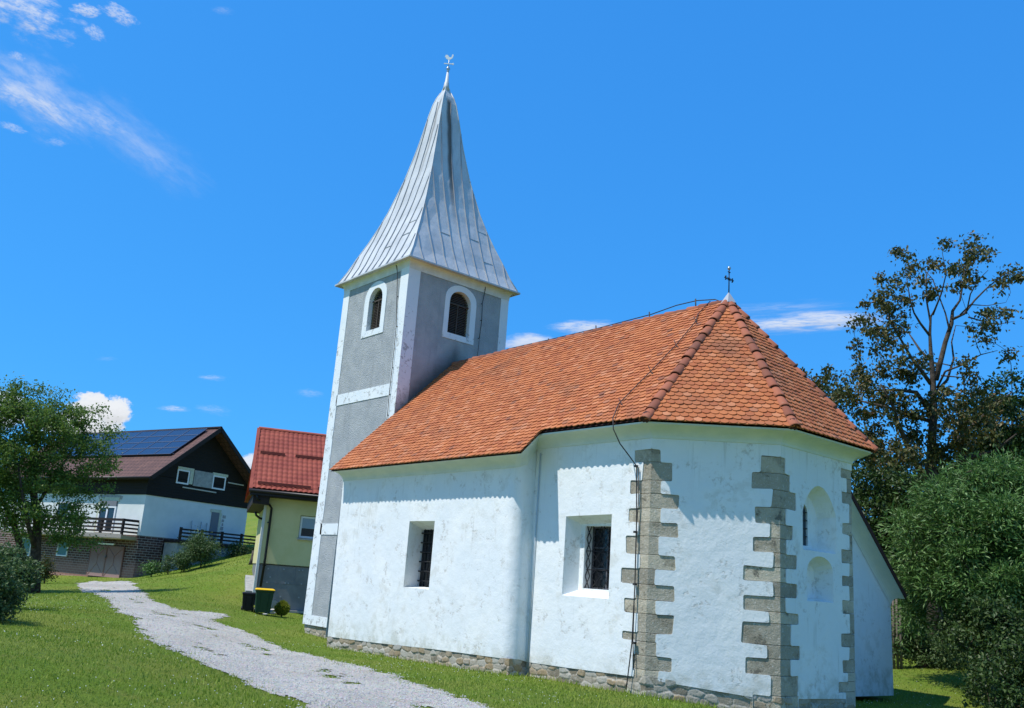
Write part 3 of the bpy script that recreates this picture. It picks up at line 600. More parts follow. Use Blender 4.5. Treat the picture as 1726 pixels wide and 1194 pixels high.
# cove under the eaves
cv = MB()
LZ, NLZ = 4.87, 4.40
k1, k2, k3, k4 = arr(10.96, 6.60), arr(12.97, 8.50), arr(12.97, 11.50), arr(10.96, 13.41)
seq = [((0, NY), zcN, (0, 6.08), NLZ), ((3.6, NY), zcN, (3.6, 6.08), NLZ), ((7.22, NY), zcN, (7.80, 6.08), NLZ), ((7.32, NY+.02), zcN+.01, (8.00, 6.09), NLZ+.01), ((7.42, NY+.1), zcN+.03, (8.02, 6.16), NLZ+.07), ((7.48, NY+.26), zcN+.1, (8.02, 6.3), NLZ+.19), ((NX-.10, CY), CZ, (8.0, 6.60), LZ-.01),
       ((8.1, CY), CZ, (8.1, 6.60), LZ), ((C1[0], CY), CZ, tuple(k1), LZ), (tuple(C2), CZ, tuple(k2), LZ), (tuple(C3), CZ, tuple(k3), LZ), (tuple(C4), CZ, tuple(k4), LZ), ((0, 13.5), CZ-.4, (0, 13.9), LZ-.45)]
nseg = 7; rows = []
for (wx, wy), z0, (lx, ly), z1 in seq:
    r = []
    r.append(arr(wx, wy, z0-.004)); base = arr(wx, wy, z0); d = arr(lx-wx, ly-wy)
    for i in range(nseg+1):
        t = math.pi/2*i/nseg; k = .05+.95*(1-math.cos(t)); r.append(arr(wx+d[0]*k*.93, wy+d[1]*k*.93, z0+(z1-.05-z0)*math.sin(t)))
    r.append(arr(wx+d[0]*.94, wy+d[1]*.94, z1-.02)); rows.append(r)
for a_, b_ in zip(rows[:-1], rows[1:]):
    m = len(a_); cv.add(a_+b_, [(i, m+i, m+i+1, i+1) for i in range(m-1)], smooth=False)
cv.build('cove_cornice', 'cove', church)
# tiled roof -------------------------------------------------
def clip_poly(poly, a, b, c):   # keep a*x+b*y<=c
    out = []
    for i in range(len(poly)):
        p, q = poly[i], poly[(i+1) % len(poly)]; fp, fq = a*p[0]+b*p[1]-c, a*q[0]+b*q[1]-c
        if fp <= 0: out.append(p)
        if (fp < 0 < fq) or (fq < 0 < fp): t = fp/(fp-fq); out.append((p[0]+(q[0]-p[0])*t, p[1]+(q[1]-p[1])*t))
    return out
def tiles(mb, O, U, Vv, umin, umax, vmin, vmax, clips_fn, tw=.165, ex=.128, L=.27, th=.021):
    """overlapping round-ended tiles on the plane O+u*U+v*V"""
    N = np.cross(U, Vv); N = N/np.linalg.norm(N)
    if N[2] < 0: N = -N
    nr = int((vmax-vmin)/ex)+2
    for r in range(-1, nr):
        v0 = vmin+max(r, 0)*ex+(.012 if r < 0 else 0); off = (r % 2)*tw/2
        for k in range(int((umin-tw)/tw)-1, int((umax+tw)/tw)+2):
            uc = k*tw+off
            if uc < umin-tw or uc > umax+tw: continue
            dv = random.gauss(0, .004); hw = tw/2-.003; sk = random.gauss(0, .003); dn = random.gauss(0, .0025)
            out = [(uc-hw, v0+L+dv), (uc-hw, v0+.048+dv), (uc-hw*.80, v0+.022+dv+sk), (uc-hw*.42, v0+.006+dv+sk), (uc, v0+dv), (uc+hw*.42, v0+.006+dv-sk), (uc+hw*.80, v0+.022+dv-sk), (uc+hw, v0+.048+dv), (uc+hw, v0+L+dv)]
            out = clip_poly(out, 0, 1, vmax)
            for a, b, c in clips_fn(v0):
                if len(out) < 3: break
                out = clip_poly(out, a, b, c)
            if len(out) < 3: continue
            if max(p[1] for p in out)-min(p[1] for p in out) < .03: continue
            top, bot = [], []
            for u, v in out:
                h = (.040*(1-(v-v0)/L)+.012+dn) if r >= 0 else .012+.022*(1-(v-v0)/L)
                top.append(O+U*u+Vv*v+N*(h+th)); bot.append(O+U*u+Vv*v+N*h)
            n = len(out); vs = top+bot
            fs = [tuple(reversed(range(n)))]+[(i, (i+1) % n, n+(i+1) % n, n+i) for i in range(n)]
            mb.add(vs, fs)
roofs = []
# south slope: v measured up the slope from the choir eave
sl = (APX[2]-LZ)/(YM-6.60); Vs = arr(0, 1, sl); VL = np.linalg.norm(Vs); Vs /= VL
O = arr(0, 6.60, LZ); top_v = (YM-6.60)*VL; low_v = -(6.60-6.06)*VL
hip = lambda: (k1[0], APX[0])
def cS(v0):
    c = [(-1, 0, 0.02)]
    if v0 < -.02: c.append((1, 0, 8.05))
    else: c.append((1, (k1[0]-APX[0])/top_v, k1[0]))
    return c
mb = MB(); tiles(mb, O, arr(1, 0, 0), Vs, -.1, 11.1, low_v, top_v, cS); roof = mb.build('roof', 'tile', church)
def under(mb, pts, n): face_holes(mb, pts, [], n)
ub = MB(); nS = np.cross(arr(1, 0, 0), Vs)
under(ub, [arr(0.0, 6.60, LZ), P3(k1, LZ), APX, arr(0, YM, APX[2])], nS)
e = O+Vs*low_v; under(ub, [arr(0, e[1], e[2]), arr(8.04, e[1], e[2]), arr(8.04, 6.60, LZ), arr(0, 6.60, LZ)], nS)
def slope(mb, ub, A, B, apex, name=None):
    A, B = P3(A, LZ), P3(B, LZ); U = (B-A); w = np.linalg.norm(U); U /= w; d = apex-A; Vv = d-U*(d@U); h = np.linalg.norm(Vv); Vv /= h; ua = d@U
    tiles(mb, A, U, Vv, 0, w, -.04, h, lambda v0: [(-1, ua/h, 0), (1, (w-ua)/h, w)])
    under(ub, [A, B, apex], np.cross(U, Vv))
mb = MB(); slope(mb, ub, k1, k2, APX); slope(mb, ub, k2, k3, APX); slope(mb, ub, k3, k4, APX); mb.build('hipped_tiles', 'tile', roof)
mb = MB(); VN = arr(0, -1, sl)/VL; O2 = arr(0, 13.40, LZ)
tiles(mb, O2, arr(1, 0, 0), VN, -.1, 11.1, -.5, top_v, lambda v0: [(-1, 0, .02), (1, (k1[0]-APX[0])/top_v, k1[0]) if v0 > -.02 else (1, 0, 7.)]); mb.build('north_tiles', 'tile', roof)
under(ub, [arr(0, YM, APX[2]), APX, P3(k4, LZ), arr(0, 13.41, LZ)], (0, 1, 1))
ub.build('underlay', 'tilebase', roof)
def ridge_tiles(mb, A, B, n, r0=.10, lift=.02):
    A, B = np.array(A, float), np.array(B, float); d = B-A; L = np.linalg.norm(d); d /= L; a = np.cross(d, (0, 0, 1)); a /= np.linalg.norm(a); b = np.cross(a, d)
    s = L/n
    for i in range(n):
        p0 = A+d*s*i-d*.03; p1 = A+d*s*(i+1)+d*.03; j = rng.normal(0, .006, 3); vs = []
        for p, r, hh in ((p0, r0*1.16, lift+.016), (p0+d*.035, r0*1.16, lift+.016), (p1, r0*.95, lift)):
            for rr in (r, r-.016):
                for k in range(9): t = math.pi*(k/8)*1.12-.06*math.pi; vs.append(p+j+a*math.cos(t)*rr+b*(math.sin(t)*rr*.85+hh-.04))
        fs = []
        for q in range(2):
            for k in range(8): o = q*18; fs.append((o+k, o+k+1, o+18+k+1, o+18+k)); fs.append((o+9+k+1, o+9+k, o+27+k, o+27+k+1))
        for k in range(8): fs.append((k+1, k, 9+k, 9+k+1)); fs.append((36+k, 36+k+1, 45+k+1, 45+k))
        mb.add(vs, fs, smooth=True)
mb = MB(); ridge_tiles(mb, (0.02, YM, APX[2]+.0), APX+arr(-.05, 0, .0), 30); mb.build('ridge_tiles', 'ridge', roof)
for kk in (k1, k2, k3, k4):
    mb = MB(); ridge_tiles(mb, P3(kk, LZ), APX+arr(0, 0, .02), 15, .102, .038); mb.build('hip_tiles', 'ridge', roof)
# mortar bed at the lower hip ends
for kk in (k1, k2, k3):
    mb = MB(); d = APX-P3(kk, LZ); d /= np.linalg.norm(d); mb.tube([P3(kk, LZ)-d*.02+arr(0, 0, .02), P3(kk, LZ)+d*.12+arr(0, 0, .03)], [.085, .10], 8); mb.build('hip_mortar', 'tilebase', roof)
# apex cap with iron cross
mb = MB(); vs = [APX+arr(.02+.2*math.cos(t), .2*math.sin(t), -.06) for t in np.linspace(0, 2*math.pi, 7)[:-1]]+[APX+arr(.02, 0, .24)]
mb.add(vs, [(i, (i+1) % 6, 6) for i in range(6)]); mb.build('apex_cap', 'seam', roof)
mb = MB(); A = APX+arr(.02, 0, .15); mb.tube([A, A+arr(0, 0, .62)], [.016, .012], 6); mb.tube([A+arr(-0, -.15, .40), A+arr(0, .15, .40)], .014, 6)
for s_ in (-1, 1):
    for dz in (-.035, 0, .035): mb.lathe(A+arr(0, s_*(.15 if dz == 0 else .125), .40+dz-.02), [(.004, 0), (.02, .012), (.02, .028), (.004, .04)], 8)
    mb.bar(A+arr(0, s_*.015, .36), A+arr(0, s_*.06, .44), .008); mb.bar(A+arr(0, s_*.015, .44), A+arr(0, s_*.06, .36), .008)
    mb.lathe(A+arr(0, s_*.03, .555), [(.004, 0), (.016, .01), (.016, .02), (.004, .03)], 8)
cross = mb.build('cross', 'iron', roof)
mb = MB(); mb.lathe(A+arr(0, 0, .62), [(.006, 0), (.03, .015), (.043, .045), (.03, .075), (.006, .09)], 12); mb.build('cross_ball', 'steel', roof)
# quoins -----------------------------------------------------
def quoins(name, c, tl, tr_, nl_, nr_, K):
    m = MB(); c3l = P3(c, 0)
    # inset corner point
    A_ = np.array([nl_[:2], nr_[:2]], float); cc = c+np.linalg.solve(A_, [-REC*.6, -REC*.6])
    for z0, z1, a, b in K:
        j = rng.normal(0, .004, 4); g_ = .006
        pl = cc+tl*(a+.03); prr = cc+tr_*(b+.03)
        nl2, nr2 = np.array(nl_[:2]), np.array(nr_[:2]); dd = .25
        for base, t, n_, w_ in ((cc, tl, nl2, a+.03), (cc, tr_, nr2, b+.03)): pass
        o = [pl-nl2*dd, pl, cc+np.array([j[0], j[1]])*.5, prr, prr-nr2*dd]
        vs = [P3(p, z0+g_/2) for p in o]+[P3(p, z1-g_/2) for p in o]
        m.add(vs, [(0, 1, 6, 5), (1, 2, 7, 6), (2, 3, 8, 7), (3, 4, 9, 8), (5, 6, 7, 8, 9), (4, 3, 2, 1, 0), (0, 5, 9, 4)])
    o = m.build(name, 'quoin', church, bevel=.007); return o
quoins('corner_quoins', C1, arr(-1, 0), tSE, (0, -1), tuple(nSE[:2]), K1)
quoins('corner_quoins', C2, -tSE, arr(0, 1), tuple(nSE[:2]), (1, 0), K2)
quoins('corner_quoins', C3, arr(0, -1), tNE, (1, 0), tuple(nNE[:2]), K3)
# rubble footing ---------------------------------------------
def rubble_run(name, pts, top, height=.85, res=.015, cell=(.27, .125)):
    """pts: list of plan points; top(s): z of top at running length s"""
    pts = [np.array(p, float) for p in pts]; seg = [np.linalg.norm(b-a) for a, b in zip(pts[:-1], pts[1:])]; Ltot = sum(seg)
    ns = int(Ltot/res); nh = int(height/res); S = np.linspace(0, Ltot, ns); H = np.linspace(0, -height, nh)
    # voronoi cells in (s,h)
    rows_ = int(height/cell[1])+2; seeds = []; 
    for r in range(rows_):
        s_ = -cell[0]*rng.random()
        while s_ < Ltot+cell[0]: w_ = cell[0]*rng.uniform(.55, 1.6); seeds.append((s_+w_/2, -(r+.5)*cell[1]+rng.normal(0, .022), 1/rng.uniform(.8, 1.7), rng.random())); s_ += w_
    seeds = np.array(seeds); SS, HH = np.meshgrid(S, H); out = np.zeros(SS.shape); colr = np.zeros(SS.shape)
    for i0 in range(0, ns, 60):
        s0, s1 = S[i0], S[min(ns-1, i0+59)]; sd_ = seeds[(seeds[:, 0] > s0-.6) & (seeds[:, 0] < s1+.6)]
        a = SS[:, i0:i0+60]; b = HH[:, i0:i0+60]
        d = np.sqrt(((a[..., None]-sd_[:, 0])*.62)**2+((b[..., None]-sd_[:, 1])*1.15)**2)*(.85+.3*sd_[:, 3]); o = np.argsort(d, -1)[..., :2]
        d1 = np.take_along_axis(d, o[..., :1], -1)[..., 0]; d2 = np.take_along_axis(d, o[..., 1:2], -1)[..., 0]
        e_ = np.clip((d2-d1)/.030, 0, 1); kk_ = sd_[o[..., 0], 3]; out[:, i0:i0+60] = e_**.7*(.004+.030*kk_)-.012+.006*np.sin(a*9+kk_*40)*e_; colr[:, i0:i0+60] = kk_*(e_ > .3)+.62*(e_ <= .3)
    cum = np.concatenate([[0], np.cumsum(seg)]); V = np.zeros((nh, ns, 3))
    nrm = []
    for a, b in zip(pts[:-1], pts[1:]): t = (b-a)/np.linalg.norm(b-a); nrm.append(arr(t[1], -t[0]))
    for i, s_ in enumerate(S):
        k = min(len(seg)-1, int(np.searchsorted(cum, s_, side='right')-1)); t = (s_-cum[k])/seg[k]; p = pts[k]*(1-t)+pts[k+1]*t
        n_ = nrm[k].copy()
        if t*seg[k] < .12 and k > 0: n_ = n_+nrm[k-1]
        if (1-t)*seg[k] < .12 and k < len(seg)-1: n_ = n_+nrm[k+1]
        n_ /= np.linalg.norm(n_); q = p[None]+n_[None]*out[:, i][:, None]
        V[:, i, :2] = q; V[:, i, 2] = top(s_)+H-.0
    V = V.reshape(-1, 3); V += rng.normal(0, .0016, V.shape); a = (np.arange(nh-1)[:, None]*ns+np.arange(ns-1)[None]).ravel()
    return fastmesh(name, V, np.stack([a, a+ns, a+ns+1, a+1], 1), 'rubble', church, smooth=True, attr=colr.ravel())
i_ = -.02
def prof(xs, zs): return lambda s: float(np.interp(s, xs, zs))
rubble_run('stone_footing', [(.1, 8.0), (.1, NY-i_), (NX-.02, NY-i_), (NX-.02, CY+.05)], prof([0, 1.5, 9.0, 9.7], [-.06, -.06, .15, .10]))
rubble_run('stone_footing', [(NX-.1, CY-i_), (10.32, CY-i_), (10.8+.015, 7.0+.02), (12.55, 8.70), (12.55, 11.31), (11.2, 12.6)], prof([0, 2.8, 3.3, 5.7, 8.3, 10.2], [.09, .17, .19, .01, -.04, -.04]))
# window fittings --------------------------------------------
win = MB(); a_, b_ = inN2[0], inN2[2]; win.box(((a_+b_)/2)+arr(0, .02, 0), (b_[0]-a_[0])/2+.02, .015, (b_[2]-a_[2])/2+.02); nwin = win.build('nave_window', 'glassdark', church)
gr = MB(); yb = inN[0][1]-.01
for k in range(4): x = inN[0][0]+(inN[1][0]-inN[0][0])*(k+.5)/4; gr.tube([(x, yb, inN[0][2]-.02), (x, yb, inN[2][2]+.02)], .016, 6)
for k in range(6): z = inN[0][2]+(inN[2][2]-inN[0][2])*(k+.6)/6; gr.tube([(inN[0][0]-.03, yb-.02, z), (inN[1][0]+.03, yb-.02, z)], .018, 6)
gr.build('window_grille', 'iron', nwin)
win = MB(); a_, b_ = inC[0], inC[2]; win.box(((a_+b_)/2)+arr(0, .02, 0), (b_[0]-a_[0])/2+.02, .015, (b_[2]-a_[2])/2+.02); cwin = win.build('choir_window', 'glassdark', church)
fr = MB(); yb = inC[0][1]-.02; cxm = (a_[0]+b_[0])/2
for x in (a_[0]+.02, cxm, b_[0]-.02): fr.bar((x, yb, a_[2]), (x, yb, b_[2]), .035, .03)
for z in (a_[2]+.02, a_[2]+(b_[2]-a_[2])*.33, a_[2]+(b_[2]-a_[2])*.66, b_[2]-.02): fr.bar((a_[0], yb, z), (b_[0], yb, z), .03, .02)
fr.build('window_bars', M('grey window bars', (.10, .10, .11), .6), cwin)
gr = MB(); yb = inB[0][1]+.06; W_, H_ = inB[1][0]-inB[0][0], inB[2][2]-inB[0][2]; nc = 3; cell = W_/nc; nr_ = 5; ch_ = H_/nr_
for i in range(nc+1):   # zig-zag lattice
    for s_ in (0, 1):
        pts = [(inB[0][0]+cell*i+(cell*.42 if (k+s_) % 2 else -cell*.42)*(0 if (i == 0 and ((k+s_) % 2 == 0)) or (i == nc and (k+s_) % 2) else 1), yb, inB[0][2]+ch_*k) for k in range(nr_+1)]
        gr.tube(pts, .011, 5)
for k in (1.5, 3): gr.tube([(inB[0][0], yb+.02, inB[0][2]+ch_*k), (inB[1][0], yb+.02, inB[0][2]+ch_*k)], .010, 5)
gr.build('window_grille', 'iron', cwin)
win = MB(); face_holes(win, [p+arr(.01, 0, 0) for p in slb], [], (1, 0, 0)); sw = win.build('slit_window', M('slit glass', (.03, .045, .06), .5), church)
gr = MB()
for z in (2.98, 3.14, 3.30, 3.46): gr.tube([(12.26, 9.70, z), (12.26, 10.10, z)], .010, 5)
gr.tube([(12.25, 9.93, 2.80), (12.25, 9.93, 3.6)], .010, 5); gr.build('window_bars', 'iron', sw)
# sacristy ---------------------------------------------------
XS, XR = 10.9, 11.22
e0 = onx(1526, 1009, XR); r0 = onx(1438, 843.6, XR); wr = onx(1501, 1020, XS); srz = (r0[2]-e0[2])/(e0[1]-r0[1])
def srf(y): return e0[2]+(e0[1]-y)*srz
yS = wr[1]; mb = MB()
face_holes(mb, [arr(XS, 12.4, -.3), arr(XS, yS+.02, -.34), arr(XS, yS, srf(yS)-.30), arr(XS, 12.4, srf(12.4)-.32)], [], (1, 0, 0))
face_holes(mb, [arr(XS, yS+.02, -.34), arr(6.5, yS+.02, -.34), arr(6.5, yS, srf(yS)-.1), arr(XS, yS, srf(yS)-.1)], [], (0, 1, 0))
face_holes(mb, [arr(6.5, 12.4, -.3), arr(6.5, yS+.02, -.34), arr(6.5, yS, srf(yS)-.1), arr(6.5, 12.4, srf(12.4)-.1)], [], (-1, 0, 0))
mb.build('sacristy_wall', 'plaster', church)
mb = MB(); rA, rB = [], []
for y in (12.4, 13.5, 14.6, yS-.05, yS): rA.append(y)
def cov(y, dy):
    r = []
    for i in range(nseg+1): t = math.pi/2*i/nseg; k = .03+.95*(1-math.cos(t)); r.append(arr(XS+(XR-XS)*k, y+dy*k, srf(y+dy*k)-.32+.30*math.sin(t)))
    return r
rows = [cov(y, 0) for y in (12.4, 13.5, 14.6, 15.4)]+[cov(yS, e0[1]-yS)]
r = []
for i in range(nseg+1): t = math.pi/2*i/nseg; k = .03+.95*(1-math.cos(t)); r.append(arr(6.5, yS+(e0[1]-yS)*k, srf(yS+(e0[1]-yS)*k)-.32+.30*math.sin(t)))
rows.append(r)
for a_, b_ in zip(rows[:-1], rows[1:]): m = len(a_); mb.add(a_+b_, [(i, m+i, m+i+1, i+1) for i in range(m-1)])
mb.build('sacristy_cove', 'cove', church)
mb = MB(); Vv = arr(0, -1, srz); vl = np.linalg.norm(Vv); Vv /= vl
tiles(mb, arr(6.4, e0[1], e0[2]), arr(1, 0, 0), Vv, 0, XR-6.4, -.02, (e0[1]-12.0)*vl, lambda v0: [(-1, 0, 0), (1, 0, XR-6.4)])
sr = mb.build('sacristy_roof', 'tile', church)
mb = MB(); mb.bar(arr(XR+.012, e0[1]+.01, e0[2]+.03), arr(XR+.012, 12.0, srf(12.0)+.04), .022, .11); mb.build('verge_mortar', 'tilebase', sr)
mb = MB(); face_holes(mb, [arr(6.4, e0[1], e0[2]), arr(XR, e0[1], e0[2]), arr(XR, 12, srf(12)), arr(6.4, 12, srf(12))], [], (0, srz, 1)); mb.build('underlay', 'tilebase', sr)
# ---------------------------------------------------------------- TOWER (parts of the church)
TX0, TX1, TY0, TY1, TH = -3.93, 0.0, 7.97, 12.03, 10.98
def lean(x, z): return x-(.13 if x < -2 else 0)*(1-z/11.)
tw = MB()
def twin(face):  # arched opening loops (u,z)
    return face
def archloop(u0, u1, z0, zs, zt, n=12):
    c = (u0+u1)/2; h = (u1-u0)/2; pts = [(u0, z0), (u1, z0)]
    for i in range(n+1): t = math.pi*i/n; pts.append((c+h*math.cos(t), zs+(zt-zs)*(math.sin(t)**.9)))
    return pts
oS = archloop(-2.19, -1.385, 9.25, 10.22, 10.66); sS = archloop(-2.46, -1.15, 9.05, 10.30, 10.88)
oE = archloop(9.60, 10.455, 9.25, 10.28, 10.70); sE = archloop(9.42, 10.68, 9.06, 10.38, 10.90)
for k_, lp, fx in (('S', sS, lambda u, z, d=0: arr(u, TY0+d, z)), ('E', sE, lambda u, z, d=0: arr(TX1-d, u, z))):
    hole = [fx(u, z) for u, z in lp]
    if k_ == 'S': outer = [arr(lean(TX0, 0), TY0, -.02), arr(TX1, TY0, -.02), arr(TX1, TY0, TH), arr(TX0, TY0, TH)]; nn = (0, -1, 0)
    else: outer = [arr(TX1, TY0, -.02), arr(TX1, TY1, -.02), arr(TX1, TY1, TH), arr(TX1, TY0, TH)]; nn = (1, 0, 0)
    face_holes(tw, outer, [hole], nn)
face_holes(tw, [arr(lean(TX0, 0), TY0, -.02), arr(lean(TX0, 0), TY1, -.02), arr(TX0, TY1, TH), arr(TX0, TY0, TH)], [], (-1, 0, 0))
face_holes(tw, [arr(lean(TX0, 0), TY1, -.02), arr(TX1, TY1, -.02), arr(TX1, TY1, TH), arr(TX0, TY1, TH)], [], (0, 1, 0))
tower = tw.build('tower_wall', 'roughcast', church)
for k_, o_, s_, fx, nn in (('S', oS, sS, lambda u, z, d=0: arr(u, TY0+d, z), (0, -1, 0)), ('E', oE, sE, lambda u, z, d=0: arr(TX1-d, u, z), (1, 0, 0))):
    sr_ = MB(); A1 = [fx(u, z, -.02) for u, z in s_]; B1 = [fx(u, z, -.02) for u, z in o_]
    face_holes(sr_, A1, [B1], nn); strip(sr_, A1, [fx(u, z, .03) for u, z in s_]); strip(sr_, B1, [fx(u, z, .22) for u, z in o_]); sr_.build('window_surround', 'band', church)
    lv = MB(); bw = MB(); face_holes(bw, [fx(u, z, .24) for u, z in s_], [], nn); bell = bw.build('bell_window', M('belfry dark', (.008, .007, .007), .9), church)
    u0, u1 = o_[0][0], o_[1][0]; c, h = (u0+u1)/2, (u1-u0)/2
    for i in range(26):
        z = 9.28+i*.055; zt_ = max(p[1] for p in o_); zs_ = 10.25
        if z > zt_-.03: break
        hh = h if z < zs_ else h*math.sqrt(max(0, 1-((z-zs_)/(zt_-zs_))**2))
        jz = random.gauss(0, .004)
        a_, b_ = fx(c-hh, z+jz, .15), fx(c+hh, z-jz, .15); n_ = arr(*nn); lv.bar(a_, b_, .05, .012, up=n_*.7+arr(0, 0, .75))
    lv.bar(fx(c, 9.25, .12), fx(c, 10.28, .12), .035, .03, up=nn); lv.bar(fx(u0, 10.27, .117), fx(u1, 10.27, .117), .035, .03, up=nn)
    lv.build('louvres', 'louvre', bell)
# white bands
PT = .018
bd = MB()
def slabS(x0, x1, z0, z1, x0b=None): # raised on the south face; x0 may lean
    a = [arr(x0 if x0b is None else x0b, TY0, z0), arr(x1, TY0, z0), arr(x1, TY0, z1), arr(x0, TY0, z1)]; f = [p+arr(0, -PT, 0) for p in a]
    face_holes(bd, f, [], (0, -1, 0)); strip(bd, a, f)
def slabE(y0, y1, z0, z1):
    a = [arr(TX1, y0, z0), arr(TX1, y1, z0), arr(TX1, y1, z1), arr(TX1, y0, z1)]; f = [p+arr(PT, 0, 0) for p in a]
    face_holes(bd, f, [], (1, 0, 0)); strip(bd, a, f)
zb1_, zb1t = ony(567, 684.7, TY0)[2], ony(567, 667, TY0)[2]; zb2_, zb2t = ony(534, 901.3, TY0)[2], ony(535.6, 883, TY0)[2]
slabS(TX0, TX0+.38, .26, TH, lean(TX0, 0)); slabS(TX1-.42, TX1+PT, .26, TH)
for z0, z1 in ((zb1_, zb1t), (zb2_, zb2t), (-.03, .26)):
    if z0 < 0: slabS(lean(TX0, 0), TX1, z0, z1)
    else: slabS(lean(TX0, z0)+.38, TX1-.42, z0, z1)
slabE(TY0-.0, TY0+.42, 4, TH); slabE(TY1-.33, TY1, 4, TH)
bd.build('white_bands', 'band', church)
rubble_run('tower_footing', [(lean(TX0, 0)+.05, TY1), (lean(TX0, 0)+.05, TY0+.05), (0.1, TY0+.05)], lambda s: -.01, .7)
# tower cove
cv = MB(); tcx, tcy = -1.965, 10.0; lip = 2.18
cor = [((TX0, TY0), (tcx-lip, tcy-lip)), ((TX1, TY0), (tcx+lip, tcy-lip)), ((TX1, TY1), (tcx+lip, tcy+lip)), ((TX0, TY1), (tcx-lip, tcy+lip))]
rows = []
for (wx, wy), (lx, ly) in cor+[cor[0]]:
    r = [arr(wx+(.02 if wx > -1 else -.02), wy+(-.02 if wy < 10 else .02), TH-.05)]
    for i in range(nseg+1): t = math.pi/2*i/nseg; k = .09+.88*(1-math.cos(t)); r.append(arr(wx+(lx-wx)*k, wy+(ly-wy)*k, TH-.05+(11.24-TH+.05)*math.sin(t)))
    rows.append(r)
for a_, b_ in zip(rows[:-1], rows[1:]): m = len(a_); cv.add(a_+b_, [(i, m+i, m+i+1, i+1) for i in range(m-1)])
cv.build('tower_cove', M('tower cove plaster', (.70, .70, .66), .9, build=noisy((.62, .62, .57), (.74, .75, .72), 3, .25)), church)
# spire
PR = [(2.26, 11.20), (2.20, 11.27), (2.0, 11.68), (1.80, 12.2), (1.56, 12.78), (1.34, 13.38), (1.15, 13.97), (.985, 14.6), (.83, 15.2), (.70, 15.85), (.575, 16.5), (.47, 17.15), (.38, 17.75), (.30, 18.2), (.225, 18.47), (.13, 18.70), (.085, 18.9)]
def hw(z): return float(np.interp(z, [p[1] for p in PR], [p[0] for p in PR]))
def zof(h): return float(np.interp(-h, [-p[0] for p in PR], [p[1] for p in PR]))
sp = MB(); rings = []
for h, z in PR: rings.append([arr(tcx-h, tcy-h, z), arr(tcx+h, tcy-h, z), arr(tcx+h, tcy+h, z), arr(tcx-h, tcy+h, z)])
# each side subdivided so that the sheets can be slightly uneven
for s_ in range(4):
    nu_ = 10; vs = []
    for q, (h, z) in enumerate(PR):
        A_, B_ = rings[q][s_], rings[q][(s_+1) % 4]; n_ = [arr(0, -1, 0), arr(1, 0, 0), arr(0, 1, 0), arr(-1, 0, 0)][s_]
        for i in range(nu_+1): t = i/nu_; vs.append(A_*(1-t)+B_*t+n_*(rng.normal(0, .006)*(0 < i < nu_)*min(1, h)))
    sp.add(vs, [(q*(nu_+1)+i, q*(nu_+1)+i+1, (q+1)*(nu_+1)+i+1, (q+1)*(nu_+1)+i) for q in range(len(PR)-1) for i in range(nu_)], smooth=False)
    sp.add([rings[0][0]+arr(0, 0, -.0), rings[0][1], rings[0][2], rings[0][3]], [(3, 2, 1, 0)]) if s_ == 0 else None
spire = sp.build('spire', 'zinc', church)
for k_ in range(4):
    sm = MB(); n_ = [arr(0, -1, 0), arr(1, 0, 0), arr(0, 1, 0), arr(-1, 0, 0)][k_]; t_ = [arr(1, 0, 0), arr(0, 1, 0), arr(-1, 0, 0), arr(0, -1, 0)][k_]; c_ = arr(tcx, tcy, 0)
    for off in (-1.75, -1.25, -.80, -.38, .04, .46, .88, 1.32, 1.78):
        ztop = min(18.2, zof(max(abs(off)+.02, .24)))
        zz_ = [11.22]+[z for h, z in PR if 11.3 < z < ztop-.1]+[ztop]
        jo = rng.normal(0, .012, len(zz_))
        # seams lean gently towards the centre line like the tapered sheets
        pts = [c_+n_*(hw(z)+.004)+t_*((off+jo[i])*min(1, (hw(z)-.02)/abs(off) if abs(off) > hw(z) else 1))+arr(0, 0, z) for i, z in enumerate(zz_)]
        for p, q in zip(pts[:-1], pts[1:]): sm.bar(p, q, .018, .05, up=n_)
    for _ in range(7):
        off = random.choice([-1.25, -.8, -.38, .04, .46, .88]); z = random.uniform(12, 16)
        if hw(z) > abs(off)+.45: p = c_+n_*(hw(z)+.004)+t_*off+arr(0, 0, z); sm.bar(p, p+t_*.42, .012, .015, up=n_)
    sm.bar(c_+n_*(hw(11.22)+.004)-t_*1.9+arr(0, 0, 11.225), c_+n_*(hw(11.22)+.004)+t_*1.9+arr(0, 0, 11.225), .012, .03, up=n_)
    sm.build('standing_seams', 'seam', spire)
hp = MB()
for q, (sx, sy) in enumerate(((-1, -1), (1, -1), (1, 1), (-1, 1))):
    pts = [arr(tcx+sx*h, tcy+sy*h, z) for h, z in PR[1:-1]]; hp.tube(pts, .022, 6)
for a_, b_ in zip(rings[0], rings[0][1:]+rings[0][:1]): hp.bar(a_+arr(0, 0, .0), b_+arr(0, 0, .0), .05, .05)
hp.build('hip_flashing', 'zinc', spire)
fi = MB(); fi.tube([(tcx, tcy, 18.78), (tcx, tcy, 18.95), (tcx, tcy, 19.12), (tcx, tcy, 19.14), (tcx, tcy, 19.58)], [.13, .105, .085, .07, .035], 12); fi.build('finial', 'zinc', spire)
fi = MB(); fi.lathe((tcx, tcy, 19.54), [(.02, 0), (.05, .03), (.035, .06), (.055, .10), (.075, .15), (.055, .20), (.02, .24)], 12); fi.tube([(tcx, tcy, 19.75), (tcx, tcy, 20.06)], .012, 6); fi.build('finial_ball', 'steel', spire)
